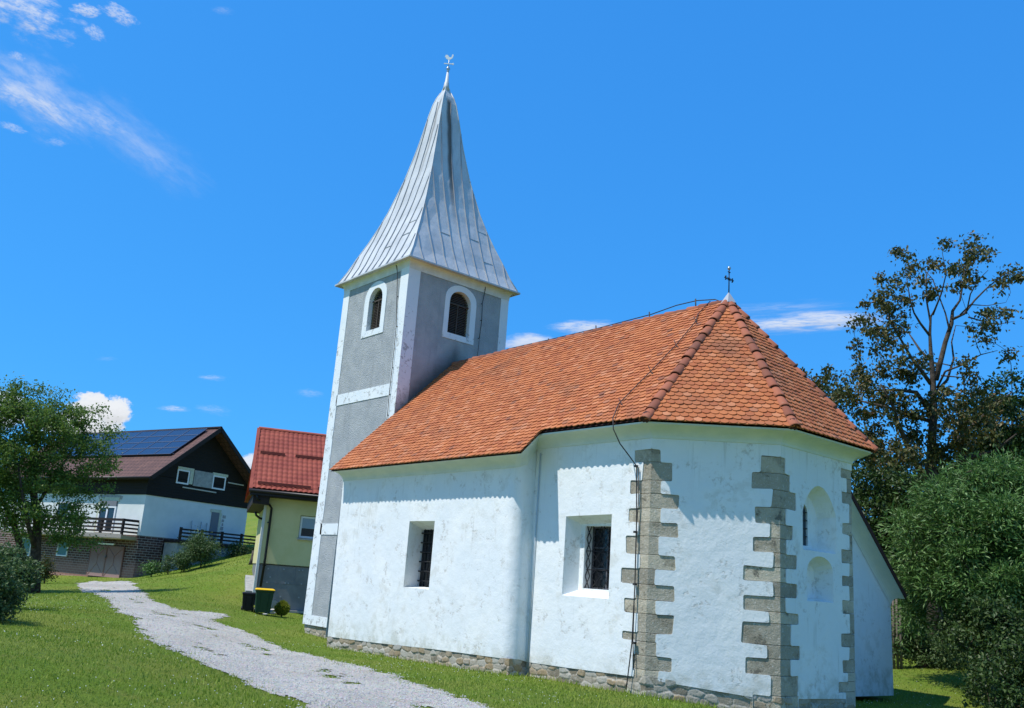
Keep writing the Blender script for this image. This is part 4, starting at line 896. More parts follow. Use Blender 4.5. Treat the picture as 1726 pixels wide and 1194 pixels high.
# rooster weather vane, facing right
vane = MB(); dR = arr(.65, .76, 0); dR /= np.linalg.norm(dR); nV = arr(.76, -.65, 0)
rz = [(-.02, .00), (.03, .00), (.02, .06), (.05, .10), (.12, .13), (.17, .20), (.185, .28), (.215, .285), (.185, .315), (.19, .36), (.165, .375), (.15, .36), (.13, .375), (.12, .33), (.115, .26), (.06, .21), (.0, .22), (-.04, .28), (-.09, .33), (-.15, .33), (-.19, .28), (-.205, .20), (-.17, .22), (-.16, .17), (-.12, .12), (-.05, .09), (-.02, .06)]
z0 = 20.0; fr_ = [arr(tcx, tcy, z0)+dR*u*.78+arr(0, 0, v*.78)+nV*.008 for u, v in rz]; bk = [p-nV*.016 for p in fr_]
face_holes(vane, fr_, [], nV); face_holes(vane, bk, [], -nV); strip(vane, fr_, bk); vane.build('weathercock', 'whitemetal', spire)
vb = MB(); vb.bar(arr(tcx, tcy, 19.90)-dR*.17, arr(tcx, tcy, 19.90)+dR*.17, .022, .03); vb.box(arr(tcx, tcy, 19.90)+dR*.16, .03, .008, .035, dR, nV); vb.build('vane_arm', 'whitemetal', spire)
# lightning conductor ----------------------------------------
def onroof(px, py, lift=.09): return onp(px, py, O, nS)+nS/np.linalg.norm(nS)*lift
lc = MB(); rp = [(792, 606), (820, 601), (858, 588), (925, 573), (1010, 553), (1098, 530), (1140, 515), (1174, 507), (1205, 505), (1218, 510)]
lc.tube([ony(x, y, YM) for x, y in rp], .013, 5)
for x, y0_, y1_ in ((925, 583, 571), (1005, 563, 549), (1095, 542, 526), (1173, 523, 504)): lc.tube([ony(x, y0_+3, YM), ony(x-.5, y1_, YM)], .017, 5)
lc.build('ridge_conductor', 'wire', church)
lc = MB(); rr = [(1197, 510), (1180, 535), (1176, 548), (1143, 588), (1098, 635), (1047, 687)]
pts = [onroof(x, y, .10) for x, y in rr]; pts[0] = ony(1197, 508, YM)
pts += [ony(1033, 705, 6.5), ony(1034, 724, 6.45), ony(1045, 748, 6.55), ony(1060, 768, 6.8), ony(1073, 786, 6.93), ony(1073, 880, 6.94), ony(1070, 990, 6.94), ony(1065, 1085, 6.94), ony(1057, 1150, 6.93), ony(1055, 1163, 6.93)]
lc.tube(pts, .012, 6); lc.tube([ony(1076, 788, 6.95), ony(1076, 850, 6.95), ony(1072, 900, 6.96), ony(1070, 985, 6.95), ony(1067, 1080, 6.95), ony(1068, 1130, 6.95)], .009, 5)
for x, y in ((1176, 548), (1143, 588), (1100, 632), (1050, 686)): p = onroof(x, y, .10); lc.tube([p, onroof(x+6, y+6, .02)], .009, 5); lc.tube([p+arr(0, 0, .0), onroof(x-3, y-7, .12)], .008, 5)
for y in (786, 897, 985, 1084): p = ony(1071+(900-y)*.01, y, 6.95); lc.box(p, .03, .03, .02)
lc.build('down_conductor', 'wire', church)
lc = MB(); tS = [ony(x, y, TY0-.06) for x, y in ((667, 442), (670, 460), (669, 500), (668, 550), (661, 620), (656, 665), (653, 700), (650, 720))]; lc.tube(tS, .012, 5)
for p in tS[2:]: lc.tube([p, p+arr(0, .07, 0)], .014, 5)
lc.build('tower_conductor', 'wire', church); lc = MB()
tE = [onx(x, y, .06) for x, y in ((819, 473), (818, 488), (813, 512), (812, 540), (808, 570))]; lc.tube(tE, .012, 5)
for p in tE[1:]: lc.tube([p, p-arr(.07, 0, 0)], .014, 5)
lc.tube([tE[-1], onx(806, 590, .06), onx(804, 604, .08)], .008, 5)
lc.build('tower_conductor', 'wire', church)
# pipe in the corner between nave and choir
lc = MB(); lc.tube([arr(NX+.05, CY-.03, 4.5), arr(NX+.05, CY-.03, .1)], .014, 5); lc.build('corner_cable', M('pale cable', (.45, .52, .56), .7), church)
# ---------------------------------------------------------------- BROWN HOUSE far left
HO = arr(-30.269, 11.139); hu = arr(math.cos(1.869), math.sin(1.869)); hl = arr(-.956, -.294); hl = arr(-hu[1], hu[0])
if hl@R_[:2] > 0: hl = -hl
HW, HL, ZB, ZW, ZT, ZR, ZE, OG, OE = 7.537, 15.0, .43, 2.829, 5.136, 9.665, 6.083, .97, .545
def H(u, l, z): q = HO+hu*u+hl*l; return arr(q[0], q[1], z)
hu3, hl3 = arr(hu[0], hu[1], 0), arr(hl[0], hl[1], 0)
house = empty('house', H(3, 3, ZB), 'large house with brown roof, solar panels and black gable over white walls', 'house')
def hz2(x, y): return (60+x/3.979, 700+y/3.979)
def onG(x, y, off=0.0):  # point on gable wall plane -> (u,z)
    p = onp(*hz2(x, y), H(0, -off, 0), hl3); return ((p[:2]-HO)@hu, p[2])
def onF(x, y, off=0.0):
    p = onp(*hz2(x, y), H(-off, 0, 0), hu3); return ((p[:2]-HO)@hl, p[2])
def uvbox(mb, u0, u1, z0, z1, fx, n):
    vs = [fx(u0, z0), fx(u1, z0), fx(u1, z1), fx(u0, z1)]; f = (0, 1, 2, 3)
    if np.cross(vs[1]-vs[0], vs[3]-vs[0])@np.array(n) < 0: f = (3, 2, 1, 0)
    mb.add(vs, [f], uvs=[(u0, z0), (u1, z0), (u1, z1), (u0, z1)])
mb = MB(); uvbox(mb, 0, HL, -1, ZW, lambda a, z: H(0, a, z), -hu3); uvbox(mb, 0, HW, -1, ZW, lambda a, z: H(a, 0, z), -hl3); uvbox(mb, 0, HL, -1, ZW, lambda a, z: H(HW, a, z), hu3); uvbox(mb, 0, HW, -1, ZW, lambda a, z: H(a, HL, z), hl3)
mb.build('brick_wall', 'brick', house)
def walls(z0, z1, o=0.0):
    m = MB(); c = [(-o, -o), (HW+o, -o), (HW+o, HL+o), (-o, HL+o)]; vs = [H(u, l, z0) for u, l in c]+[H(u, l, z1) for u, l in c]
    m.add(vs, [(0, 1, 5, 4), (1, 2, 6, 5), (2, 3, 7, 6), (3, 0, 4, 7), (0, 3, 2, 1), (4, 5, 6, 7)]); return m
walls(ZW, ZT+.1, .02).build('white_wall', 'housewhite', house)
m = walls(ZT, ZE+.25, .07); o = .07
rs = (ZR-ZE)/(HW/2+OE)
for l in (-o, HL+o): m.add([H(-o, l, ZE+.2), H(HW+o, l, ZE+.2), H(HW/2, l, ZR-.15)], [(0, 1, 2)])
m.build('timber_wall', 'boards', house)
rf = MB()
for sgn in (0, 1):
    e = -OE if sgn == 0 else HW+OE
    P = [(e, -OG, ZE), (e, HL+OG, ZE), (HW/2, HL+OG, ZR), (HW/2, -OG, ZR)]; vs = [H(*p) for p in P]; vb = [v-arr(0, 0, .16) for v in vs]; sl_ = math.hypot(HW/2+OE, ZR-ZE)
    uv = [(0, 0), (HL+2*OG, 0), (HL+2*OG, sl_), (0, sl_)]*2
    n = np.cross(vs[1]-vs[0], vs[3]-vs[0]); top = (0, 1, 2, 3) if n[2] > 0 else (3, 2, 1, 0); rev = tuple(4+i for i in reversed(top))
    rf.add(vs+vb, [top, rev, (0, 1, 5, 4), (1, 2, 6, 5), (2, 3, 7, 6), (3, 0, 4, 7)], uvs=uv)
hroof = rf.build('roof', 'browntile', house)
rd = MB(); rd.tube([H(HW/2, -OG, ZR+.02), H(HW/2, HL+OG, ZR+.02)], .11, 8)
rd.build('ridge_cap', 'browntile', hroof)
vg = MB()
for e in (-OE, HW+OE): vg.bar(H(e, -OG-.02, ZE-.06), H(HW/2, -OG-.02, ZR-.06), .05, .24, up=(0, 0, 1))
vg.build('verge_board', 'darkwood', hroof)
gt = MB(); gt.tube([H(-OE-.08, -OG, ZE-.05), H(-OE-.08, HL+OG, ZE-.05)], .075, 8); gt.build('gutter', 'blackmetal', hroof)
# solar panels laid on the front roof slope, each its own piece
rV = (H(HW/2, 0, ZR)-H(-OE, 0, ZE)); rL = np.linalg.norm(rV); rV = rV/rL; rN = np.cross(hl3, rV); rN = rN if rN[2] > 0 else -rN
def roofc(x, y): p = onp(*hz2(x, y), H(-OE, 0, ZE)+rN*.12, rN)-H(-OE, 0, ZE); return (p@hl3, p@rV)
b0, t0 = roofc(905, 262), roofc(1135, 97); l0 = (b0[0]+t0[0])/2-.05; v0, v1 = b0[1], rL*.965
l0 = b0[0]; ph = (v1-v0)/4; pw_ = 1.62; sheared = (t0[0]-b0[0])
panel = None
for r in range(4):
    for c in range(8):
        Lc = l0+pw_*(c+.5); vc = v0+ph*(r+.5)
        if panel is None:
            m = MB(); a_ = [(-pw_/2+.02, -ph/2+.02), (pw_/2-.02, -ph/2+.02), (pw_/2-.02, ph/2-.02), (-pw_/2+.02, ph/2-.02)]
            vs = [(x, y, 0.03) for x, y in a_]; vs2 = [(x, y, -.02) for x, y in a_]; m.add(vs+vs2, [(0, 1, 2, 3), (7, 6, 5, 4), (0, 4, 5, 1), (1, 5, 6, 2), (2, 6, 7, 3), (3, 7, 4, 0)], uvs=[((x+pw_/2)/pw_, (y+ph/2)/ph) for x, y in a_]*2)
            o_ = m.build('solar_panel', 'solar', hroof, local=True); panel = o_
            fm = MB()
            for i in range(4):
                p, q = a_[i], a_[(i+1) % 4]; fm.bar((p[0], p[1], .03), (q[0], q[1], .03), .035, .03)
            fme = bpy.data.meshes.new('t'); o_.data.materials.append(MT['alu'])
            bmx = bmesh.new(); bmx.from_mesh(o_.data); k0 = len(bmx.faces); off = {}
            vv = [bmx.verts.new(v) for v in fm.v]; 
            for f in fm.f: ff = bmx.faces.new([vv[i] for i in f]); ff.material_index = 1
            bmx.to_mesh(o_.data); bmx.free()
        else: o_ = panel.copy(); COL.objects.link(o_)
        P0 = H(-OE, 0, ZE)+hl3*Lc+rV*vc+rN*.11; mw = Matrix(((*hl3, 0), (*rV, 0), (*rN, 0), (0, 0, 0, 1))).transposed(); mw = Matrix([[hl3[i], rV[i], rN[i], P0[i]] for i in range(3)]+[[0, 0, 0, 1]])
        if np.cross(hl3, rV)@rN < 0: mw = Matrix([[-hl3[i], rV[i], rN[i], P0[i]] for i in range(3)]+[[0, 0, 0, 1]])
        o_.parent = hroof; o_.matrix_parent_inverse = Matrix.Identity(4); par = Matrix.LocRotScale(house.location, house.rotation_euler, None); o_.matrix_basis = par.inverted() @ mw
rl = MB()
for r in range(1, 4): rl.bar(H(-OE, l0, ZE)+rV*(v0+ph*r)+rN*.085, H(-OE, l0+pw_*8, ZE)+rV*(v0+ph*r)+rN*.085, .04, .04)
for k in (0.2, 3.7): rl.bar(H(-OE, l0-.12, ZE)+rV*(v0+ph*k)+rN*.085, H(-OE, l0+pw_*8, ZE)+rV*(v0+ph*k)+rN*.085, .04, .04)
rl.build('panel_rails', 'alu', hroof)
# gable windows
def rectG(mat, name, a, b, off, th=.04, parent=house):   # a,b zoom pixel corners (left-bottom, right-top)
    (u0, z0), (u1, z1) = onG(*a, off), onG(*b, off); m = MB(); m.box(H((u0+u1)/2, -off, (z0+z1)/2), abs(u1-u0)/2, th/2, abs(z1-z0)/2, hu3, hl3); return m.build(name, mat, parent), (u0, u1, z0, z1)
def framed(parent, fx, u0, u1, z0, z1, nrm, fw=.09, panemat='pane', midv=False, midh=False, name='window'):
    """fx(u,d,z): d outward offset"""
    m = MB(); T = .06
    def bx(a0, a1, b0_, b1_): c0, c1 = fx(a0, T, b0_), fx(a1, T, b1_); cc = (c0+c1)/2; ax = fx(1, 0, 0)-fx(0, 0, 0); m.box(cc, abs(a1-a0)/2, .035, abs(b1_-b0_)/2, ax, np.array(nrm))
    bx(u0, u0+fw, z0, z1); bx(u1-fw, u1, z0, z1); bx(u0+fw, u1-fw, z0, z0+fw); bx(u0+fw, u1-fw, z1-fw, z1)
    if midv: bx((u0+u1)/2-fw*.7, (u0+u1)/2+fw*.7, z0+fw, z1-fw)
    w_ = m.build(name, 'pvc', parent); m = MB(); cc = (fx(u0, T-.02, z0)+fx(u1, T-.02, z1))/2; ax = fx(1, 0, 0)-fx(0, 0, 0)
    m.box(cc, abs(u1-u0)/2-fw*.5, .01, abs(z1-z0)/2-fw*.5, ax, np.array(nrm)); m.build('pane', panemat, w_); return w_
fxG = lambda u, d, z: H(u, -d, z)
fxF = lambda l, d, z: H(-d, l, z)
(ua, za), (ub_, zb) = onG(945, 452, .1), onG(1290, 398, .1)
mid = [onG(x, y, .1) for x, y in ((950, 350), (1045, 372), (1190, 405), (1275, 510), (948, 450), (1190, 490))]
zlo = onG(950, 452, .1)[1]; zhi = onG(955, 352, .1)[1]; zlo = (zlo+onG(1275, 512, .1)[1])/2; zhi = (zhi+onG(1280, 402, .1)[1])/2
uW0, uW1, uM1, uW2, uW3 = onG(950, 400, .1)[0], onG(1035, 400, .1)[0], onG(1060, 400, .1)[0], onG(1190, 430, .1)[0], onG(1280, 450, .1)[0]
framed(house, fxG, uW0, uW1, zlo, zhi-.1, -hl3, name='gable_window'); framed(house, fxG, uW2, uW3-.05, zlo, zhi-.1, -hl3, name='gable_window')
m = MB(); m.box(H((uW0+uM1)/2, -.075, zhi-.02), (uM1-uW0)/2, .03, .08, hu3, hl3); m.box(H((uW1+uM1)/2+.02, -.075, (zlo+zhi)/2), .12, .03, (zhi-zlo)/2-.06, hu3, hl3); m.build('window_reveal', 'mint', house)
m = MB(); m.box(H((uW2+uW3)/2, -.075, zhi-.02), (uW3-uW2)/2+.06, .03, .08, hu3, hl3); m.build('window_reveal', 'mint', house)
m = MB(); m.box(H((uM1+uW2)/2+.02, -.08, (zlo+zhi)/2), (uW2-uM1)/2-.04, .03, (zhi-zlo)/2, hu3, hl3); m.build('cement_panel', 'cement', house)
for a_, b_ in (((985, 483), (1210, 521)), ((1290, 452), (1395, 467))):
    (u0, z0), (u1, z1) = onG(*a_, .1), onG(*b_, .1); m = MB(); m.bar(H(u0, -.11, z0), H(u1, -.11, z0-.02), .04, .07); m.build('pale_batten', 'palewood', house)
# deck door
(u0, z0), (u1, z1) = onG(1165, 800, .02), onG(1222, 655, .02); zd1 = onG(1190, 650, .02)[1]; zd0 = zd1-1.95
ud0, ud1 = onG(1172, 720, .02)[0], onG(1222, 720, .02)[0]
m = MB(); m.box(H((ud0+ud1)/2, -.03, (zd0+zd1)/2), (ud1-ud0)/2, .03, (zd1-zd0)/2, hu3, hl3); dd = m.build('side_door', 'shutter', house)
m = MB(); m.box(H((ud0+ud1)/2, -.035, zd1+.09), (ud1-ud0)/2+.12, .035, .09, hu3, hl3); m.box(H(ud1+.1, -.035, (zd0+zd1)/2), .09, .035, (zd1-zd0)/2, hu3, hl3); m.build('door_reveal', 'mint', house)
m = MB(); ur = onG(1262, 700, .02)[0]
for k in range(7): m = MB(); m.box(H(ur+random.uniform(-.08, .08), -.03, zd0+.3+k*.24), random.uniform(.05, .13), .012, random.uniform(.05, .11), hu3, hl3); m.build('render_patch', 'cement', house)
# front: balcony door, window, garage, balcony
l1, zt1 = onF(445, 575); l2_, _ = onF(556, 575); zb_ = ZW+.05
ld0, ld1 = min(l1, l2_), max(l1, l2_)
framed(house, fxF, ld0, ld1, zb_, zt1-.30, -hu3, .10, midv=True, name='balcony_door')
m = MB(); m.box(H(-.06, (ld0+ld1)/2, zt1-.15), (ld1-ld0)/2, .04, .16, hl3, hu3); m.build('shutter_box', 'shutter', house)
m = MB(); m.box(H(-.045, (ld0+ld1)/2, zt1+.10), (ld1-ld0)/2+.16, .02, .12, hl3, hu3); m.box(H(-.045, ld1+.12, (zb_+zt1)/2), .1, .02, (zt1-zb_)/2, hl3, hu3); m.build('door_reveal', 'mint', house)
m = MB(); pts = [(ld0-.35, zt1+.1), (ld1+.3, zt1+.1), (ld1+.4, zt1+.3), (ld1+.1, zt1+.36), ((ld0+ld1)/2, zt1+.42), (ld0-.1, zt1+.34), (ld0-.4, zt1+.3)]
f_ = [H(-.035, l, z) for l, z in pts]; face_holes(m, f_, [], -hu3); strip(m, f_, [p+hu3*.03 for p in f_]); m.build('cement_patch', 'cement', house)
# more windows hidden behind the tree
for la, lb, z0, z1, mt, nm in ((7.2, 8.5, 3.3, 4.6, 'pane', 'window'), (11.2, 12.5, 3.3, 4.6, 'pane', 'window'), (6.6, 7.7, 1.35, 2.3, 'curtain', 'basement_window'), (10.6, 12.2, 1.2, 2.3, 'curtain', 'basement_window')):
    framed(house, fxF, la, lb, z0, z1, -hu3, .07, mt, name=nm)
gl0, gz1 = onF(385, 872); gl1, _ = onF(606, 872); gb = onF(590, 1108)[0]; g0, g1 = min(gl0, gl1), max(gl0, gl1); gz1 = gz1; gz0 = ZB-.05
m = MB(); m.box(H(-.05, (g0+g1)/2, (gz0+gz1)/2), (g1-g0)/2, .03, (gz1-gz0)/2, hl3, hu3); gd = m.build('garage_door', 'garage', house)
m = MB(); gm = (g0+g1)/2
for a_, b_ in (((g0, gz1), (g0, gz0)), ((g1, gz1), (g1, gz0)), ((gm-.03, gz1), (gm-.03, gz0)), ((gm+.03, gz1), (gm+.03, gz0)), ((g0, gz1), (g1, gz1)), ((g0, gz0+.02), (g1, gz0+.02))): m.bar(H(-.09, *a_), H(-.09, *b_), .04, .03)
for s0, s1 in ((g0, gm), (gm, g1)):
    c = (s0+s1)/2
    m.bar(H(-.085, s0, gz1), H(-.085, c, gz1-.55), .03, .025); m.bar(H(-.085, s1, gz1), H(-.085, c, gz1-.55), .03, .025)
    m.bar(H(-.085, c, gz1-.55), H(-.085, c, gz0+.75), .03, .025); m.bar(H(-.085, s0, gz0), H(-.085, c, gz0+.75), .03, .025); m.bar(H(-.085, s1, gz0), H(-.085, c, gz0+.75), .03, .025)
m.build('door_ribs', 'garage', gd)
m = MB(); m.bar(H(-.12, gm-.06, 1.45), H(-.12, gm-.06, 1.62), .04); m.bar(H(-.14, gm-.06, 1.5), H(-.14, gm+.10, 1.52), .03); m.build('door_handle', 'alu', gd)
m = MB(); a_, b_ = onF(437, 862), onF(545, 864); m.bar(H(-.14, a_[0], a_[1]), H(-.14, b_[0], a_[1]), .10, .09); m.build('tube_lamp', 'pvc', house)
# balcony
BD = 1.0; BL0, BL1 = .22, 12.5; m = MB(); m.box(H(-BD/2, (BL0+BL1)/2, 2.64), BD/2, (BL1-BL0)/2, .10, hu3, hl3); balc = m.build('balcony', 'ochre', house)
m = MB()
for k in range(120): l = BL0+.06+k*(BL1-BL0)/120; m.box(H(-BD-.012, l, 2.70), .01, .03, .10, hu3, hl3)
m.box(H(-BD-.005, (BL0+BL1)/2, 2.70), .008, (BL1-BL0)/2, .115, hu3, hl3); m.build('slab_edging', 'brick', balc)
for k in range(7):
    l = BL0+.08+k*(BL1-BL0-.16)/6; m = MB(); m.box(H(-BD+.06, l, 3.22), .06, .06, .46, hu3, hl3); m.build('post', 'darkwood', balc)
for k, z in enumerate((2.95, 3.16, 3.37, 3.60)):
    m = MB(); m.bar(H(-BD+.0, BL0, z), H(-BD+.0, BL1, z), .035, .10 if k < 3 else .14); m.build('rail', 'darkwood', balc)
    m = MB(); m.bar(H(-BD, BL0, z), H(0, BL0, z), .035, .10 if k < 3 else .14); m.build('rail', 'darkwood', balc)
# timber deck beside the gable wall on piers
DZ = onG(1000, 835, 1.3)[1]-.15; ua, ub_ = onG(955, 840, 1.3)[0], HW+.2
m = MB(); m.box(H((ua+ub_)/2, -.7, DZ), (ub_-ua)/2, .7, .07, hu3, hl3); deck = m.build('deck', 'darkwood', house)
for k in range(5): u = ua+.05+k*(ub_-ua-.1)/4; m = MB(); m.box(H(u, -1.35, DZ+.38), .06, .06, .45, hu3, hl3); m.build('post', 'darkwood', deck)
for z in (.32, .52, .72): m = MB(); m.bar(H(ua, -1.38, DZ+z), H(ub_, -1.38, DZ+z), .035, .10); m.build('rail', 'darkwood', deck)
m = MB(); m.box(H((ua+ub_)/2, -.65, DZ-1.1), (ub_-ua)/2-.05, .6, 1.05, hu3, hl3); m.build('deck_base', 'cement', deck)
m = MB(); uu = onG(880, 960, .03)[0]; m.box(H(uu, -.04, 1.6), .42, .03, .85, hu3, hl3); m.build('cellar_door', 'darkwood', house)
# poles leaning on the white wall above the deck
for i, (x0_, y0_, x1_, y1_, lb) in enumerate(((1040, 795, 1050, 710, 'tall grey pole leaning on the white gable wall, leftmost of three'), (1098, 797, 1113, 716, 'thin grey pole leaning on the white wall between two other poles'), (1140, 797, 1150, 724, 'grey pole leaning on the white wall nearest the grey side door'))):
    a_, b_ = onp(*hz2(x0_, y0_), H(0, -.6, 0), hl3), onp(*hz2(x1_, y1_), H(0, -.06, 0), hl3); a_ = arr(a_[0], a_[1], DZ+.07)
    m = MB(); m.tube([a_, a_*.5+b_*.5+arr(0, 0, .01), b_], [.045, .04, .025], 6); m.tube([a_+arr(0, 0, .01), a_+hl3*-.02+arr(0, 0, .12)], .06, 6); o_ = m.build('leaning_pole', 'concrete'); tag(o_, lb, 'pole', 'poles leaning on the white wall')
# ---------------------------------------------------------------- YELLOW HOUSE
YA = atd(437, 950, 38.0); YA2 = YA[:2]; dang = -0.879-math.atan(453/1485); yd = arr(math.sin(dang), math.cos(dang)); yr = arr(-yd[1], yd[0]); 
if yr@R_[:2] < 0: yr = -yr
yd3, yr3 = arr(*yd, 0), arr(*yr, 0)
def Y(r, d, z): q = YA2+yr*r+yd*d; return arr(q[0], q[1], z)
def onY(x, y, off=0.0): p = onp(x, y, Y(0, -off, 0), yd3); return ((p[:2]-YA2)@yr, p[2])
def zy(x, y): return (380+x/3.317, 700+y/3.317)
ZM = YA[2]; ZY0 = onY(500, 1031)[1]; ZYT = onY(*zy(225, 452))[1]; YWW, YDD = 8.5, 7.0
yh = empty('house', Y(3, 3, 0), 'pale yellow house with red metal roof and dark grey plinth partly behind the bell tower', 'house')
def ybox(r0, r1, d0, d1, z0, z1, name, mat, parent=yh, bevel=0):
    m = MB(); m.box(Y((r0+r1)/2, (d0+d1)/2, (z0+z1)/2), (r1-r0)/2, (d1-d0)/2, (z1-z0)/2, yr3, yd3); return m.build(name, mat, parent, bevel=bevel)
hw0, hw1 = onY(*zy(422, 560)), onY(*zy(497, 695)); hr0, hr1, hz1_, hz0_ = hw0[0], hw0[0]+1.25, hw0[1], hw1[1]
m = MB(); face_holes(m, [Y(0, 0, ZM), Y(YWW, 0, ZM), Y(YWW, 0, ZYT+.3), Y(0, 0, ZYT+.3)], [[Y(hr0, 0, hz0_), Y(hr1, 0, hz0_), Y(hr1, 0, hz1_), Y(hr0, 0, hz1_)]], -yd3)
hl_ = [Y(hr0, 0, hz0_), Y(hr1, 0, hz0_), Y(hr1, 0, hz1_), Y(hr0, 0, hz1_)]; strip(m, hl_, [p+yd3*.2 for p in hl_])
for a_, b_ in (((0, 0), (0, YDD)), ((YWW, 0), (YWW, YDD)), ((0, YDD), (YWW, YDD))): m.add([Y(*a_, ZM), Y(*b_, ZM), Y(*b_, ZYT+.3), Y(*a_, ZYT+.3)], [(0, 1, 2, 3)])
m.build('wall', 'yellow', yh)
pl = ybox(.03, YWW, .03, YDD, ZY0-.6, ZM-.002, 'plinth', 'plinth')
ybox(.03, YWW, .0, .04, ZM-.02, ZM+.02, 'drip_strip', 'blackmetal', yh)
m = MB()
for x, y in ((240, 858), (327, 862), (413, 868), (432, 868), (250, 905), (232, 935), (335, 940), (352, 940), (425, 945), (308, 1015), (240, 1000), (410, 1020)):
    r, z = onY(*zy(x, y)); m = MB(); m.box(Y(r, .015, z), .028, .012, .028, yr3, yd3); m.build('washer', 'washer', pl)
m = MB(); zj = onY(*zy(300, 940))[1]; m.box(Y(YWW/2, .026, zj), YWW/2-.05, .006, .008, yr3, yd3)
for x in (290, 390): r = onY(*zy(x, 900))[0]; m.box(Y(r, .026, (zj+ZM)/2), .006, .006, (ZM-zj)/2-.01, yr3, yd3)
m.build('board_joints', 'shutter', pl)
ybox(-.10, -.002, -.015, YDD*.02+.3, ZY0-.1, ZYT+.05, 'corner_board', 'offwhite')
ybox(0, YWW, -.25, .0, ZY0-.05, ZY0+.03, 'apron_kerb', 'concrete')
wy_ = framed(yh, lambda r, d, z: Y(r, .18-d, z), hr0+.02, hr1-.02, hz0_+.02, hz1_-.02, -yd3, .08, 'pane')
ybox(hr0+.1, hr1-.1, .10, .13, hz0_+.42, hz1_-.1, 'roller_shutter', 'shutterlight', wy_)
ybox(hr0-.05, hr1+.05, -.08, .18, hz0_-.06, hz0_, 'sill', 'concrete', wy_)
# roof
EO = .55; ez = onY(*zy(140, 418), EO); rz_ = onp(*zy(185, 85), Y(0, 3.4, 0), yd3); RZ = rz_[2]; rr0 = (rz_[:2]-YA2)@yr
EZ = ez[1]; er0 = ez[0]; nr2 = 130; rw = YWW+.5
A_, B_ = Y(er0, -EO, EZ), Y(rr0, 3.4, RZ); sV = B_-A_; 
ns_, nv_ = 26*14, 60; grid = []
sLn = math.hypot(3.4+EO, RZ-EZ)
for j in range(nv_+1):
    t = j/nv_
    for i in range(ns_+1):
        s = i/ns_; r = er0*(1-t)+rr0*t+(rw-er0*(1-t)-rr0*t)*s; wave = .034*abs(math.sin(math.pi*(r-er0)/.21)); tt = t*sLn/.34; step = .055*(1-(tt % 1.0))
        grid.append(Y(r, -EO+(3.4+EO)*t, EZ+(RZ-EZ)*t+.05+wave+step))
a = (np.arange(nv_)[:, None]*(ns_+1)+np.arange(ns_)[None]).ravel()
yroof = fastmesh('roof', np.array(grid), np.stack([a, a+1, a+ns_+2, a+ns_+1], 1), 'redtile', yh, smooth=False)
m = MB(); m.add([Y(er0, -EO, EZ), Y(rw, -EO, EZ), Y(rw, 3.4, RZ), Y(rr0, 3.4, RZ), Y(rw, 7.35, EZ), Y(er0, 7.35, EZ)], [(0, 3, 2, 1), (3, 5, 4, 2), (0, 1, 4, 5)]); m.build('roof_deck', 'redtile', yroof)
m = MB(); m.bar(Y(er0, -EO, EZ+.03), Y(rr0, 3.4, RZ+.06), .14, .14); m.tube([Y(rr0, 3.4, RZ+.09), Y(rw, 3.4, RZ+.09)], .09, 8); m.build('ridge_flashing', 'redtile', yroof)
for y_, a0, a1 in ((.55, .25, 1.3), (.55, 1.75, 3.6), (.55, 4.0, 6.4), (.06, .25, 2.4), (.06, 2.7, 5.6)):
    t = y_; m = MB(); d = -EO+(3.4+EO)*t; z = EZ+(RZ-EZ)*t+.17; m.bar(Y(a0+er0, d, z), Y(a1+er0, d, z), .05, .12); m.build('snow_guard', 'redtile', yroof)
m = MB(); m.bar(Y(er0, -EO-.02, EZ-.07), Y(rw, -EO-.02, EZ-.07), .05, .22); m.tube([Y(er0-.05, -EO-.10, EZ-.02), Y(rw, -EO-.10, EZ-.02)], .075, 8); m.build('gutter', 'blackmetal', yh)
m = MB(); m.box(Y(er0/2+.1, 3.1, EZ-.30), -er0/2-.05 if er0 < 0 else .3, 3.6, .22, yr3, yd3); m.build('eaves_soffit', 'darkwood', yh)
ybox(er0+.02, YWW, -EO, 0, EZ-.2, EZ-.14, 'soffit', 'darkwood')
dp = [(175, 445), (180, 470), (215, 490), (245, 500), (258, 520), (243, 640), (222, 800), (196, 960)]; offs = [.6, .55, .35, .2, .12, .12, .12, .12]
m = MB(); m.tube([(lambda p, o: Y(p[0], -o, p[1]))(onY(*zy(x, y), o), o) for (x, y), o in zip(dp, offs)], .05, 8)
for x, y in ((243, 600), (217, 840)): p = onY(*zy(x, y), .1); m.box(Y(p[0], -.06, p[1]), .07, .07, .02, yr3, yd3)
m.build('downpipe', 'blackmetal', yh)
m = MB(); m.tube([onp(*zy(x, y), Y(0, 1.5, 0), yd3) for x, y in ((168, 540), (172, 560), (190, 575), (206, 580))], .05, 8); m.build('rear_downpipe', 'blackmetal', yh)
# concrete steps, stump
def onground(px, py, D0=6): p = hit(px, py, D0); return arr(p[0], p[1], gz(p[0], p[1]))
p = onground(421, 1008, 30); m = MB()
q0 = p+yd3*.2; q1 = p+yd3*3.0; q0[2] = gz(*q0[:2])+.1; q1[2] = gz(*q1[:2])+.12; m.bar(q0, q1, .40, .24)
o_ = m.build('kerb_wall', 'cement', bevel=.015); tag(o_, 'low rough concrete kerb wall on the grass behind the two bins', 'kerb wall')
p = onground(430, 950, 40); st_ = empty('tree_stump', p-arr(0, 0, .05), 'cut brown tree stump on the slope left of the yellow house', 'stump')
m = MB(); m.tube([p+arr(0, 0, -.1), p+arr(.02, 0, .2), p+arr(0, .02, .62)], [.34, .27, .25], 14); m.build('trunk', 'bark', st_); m = MB(); m.lathe(p+arr(0, .02, .60), [(.01, 0), (.235, 0), (.235, .03), (.01, .032)], 14); m.build('cut_face', 'log', st_)
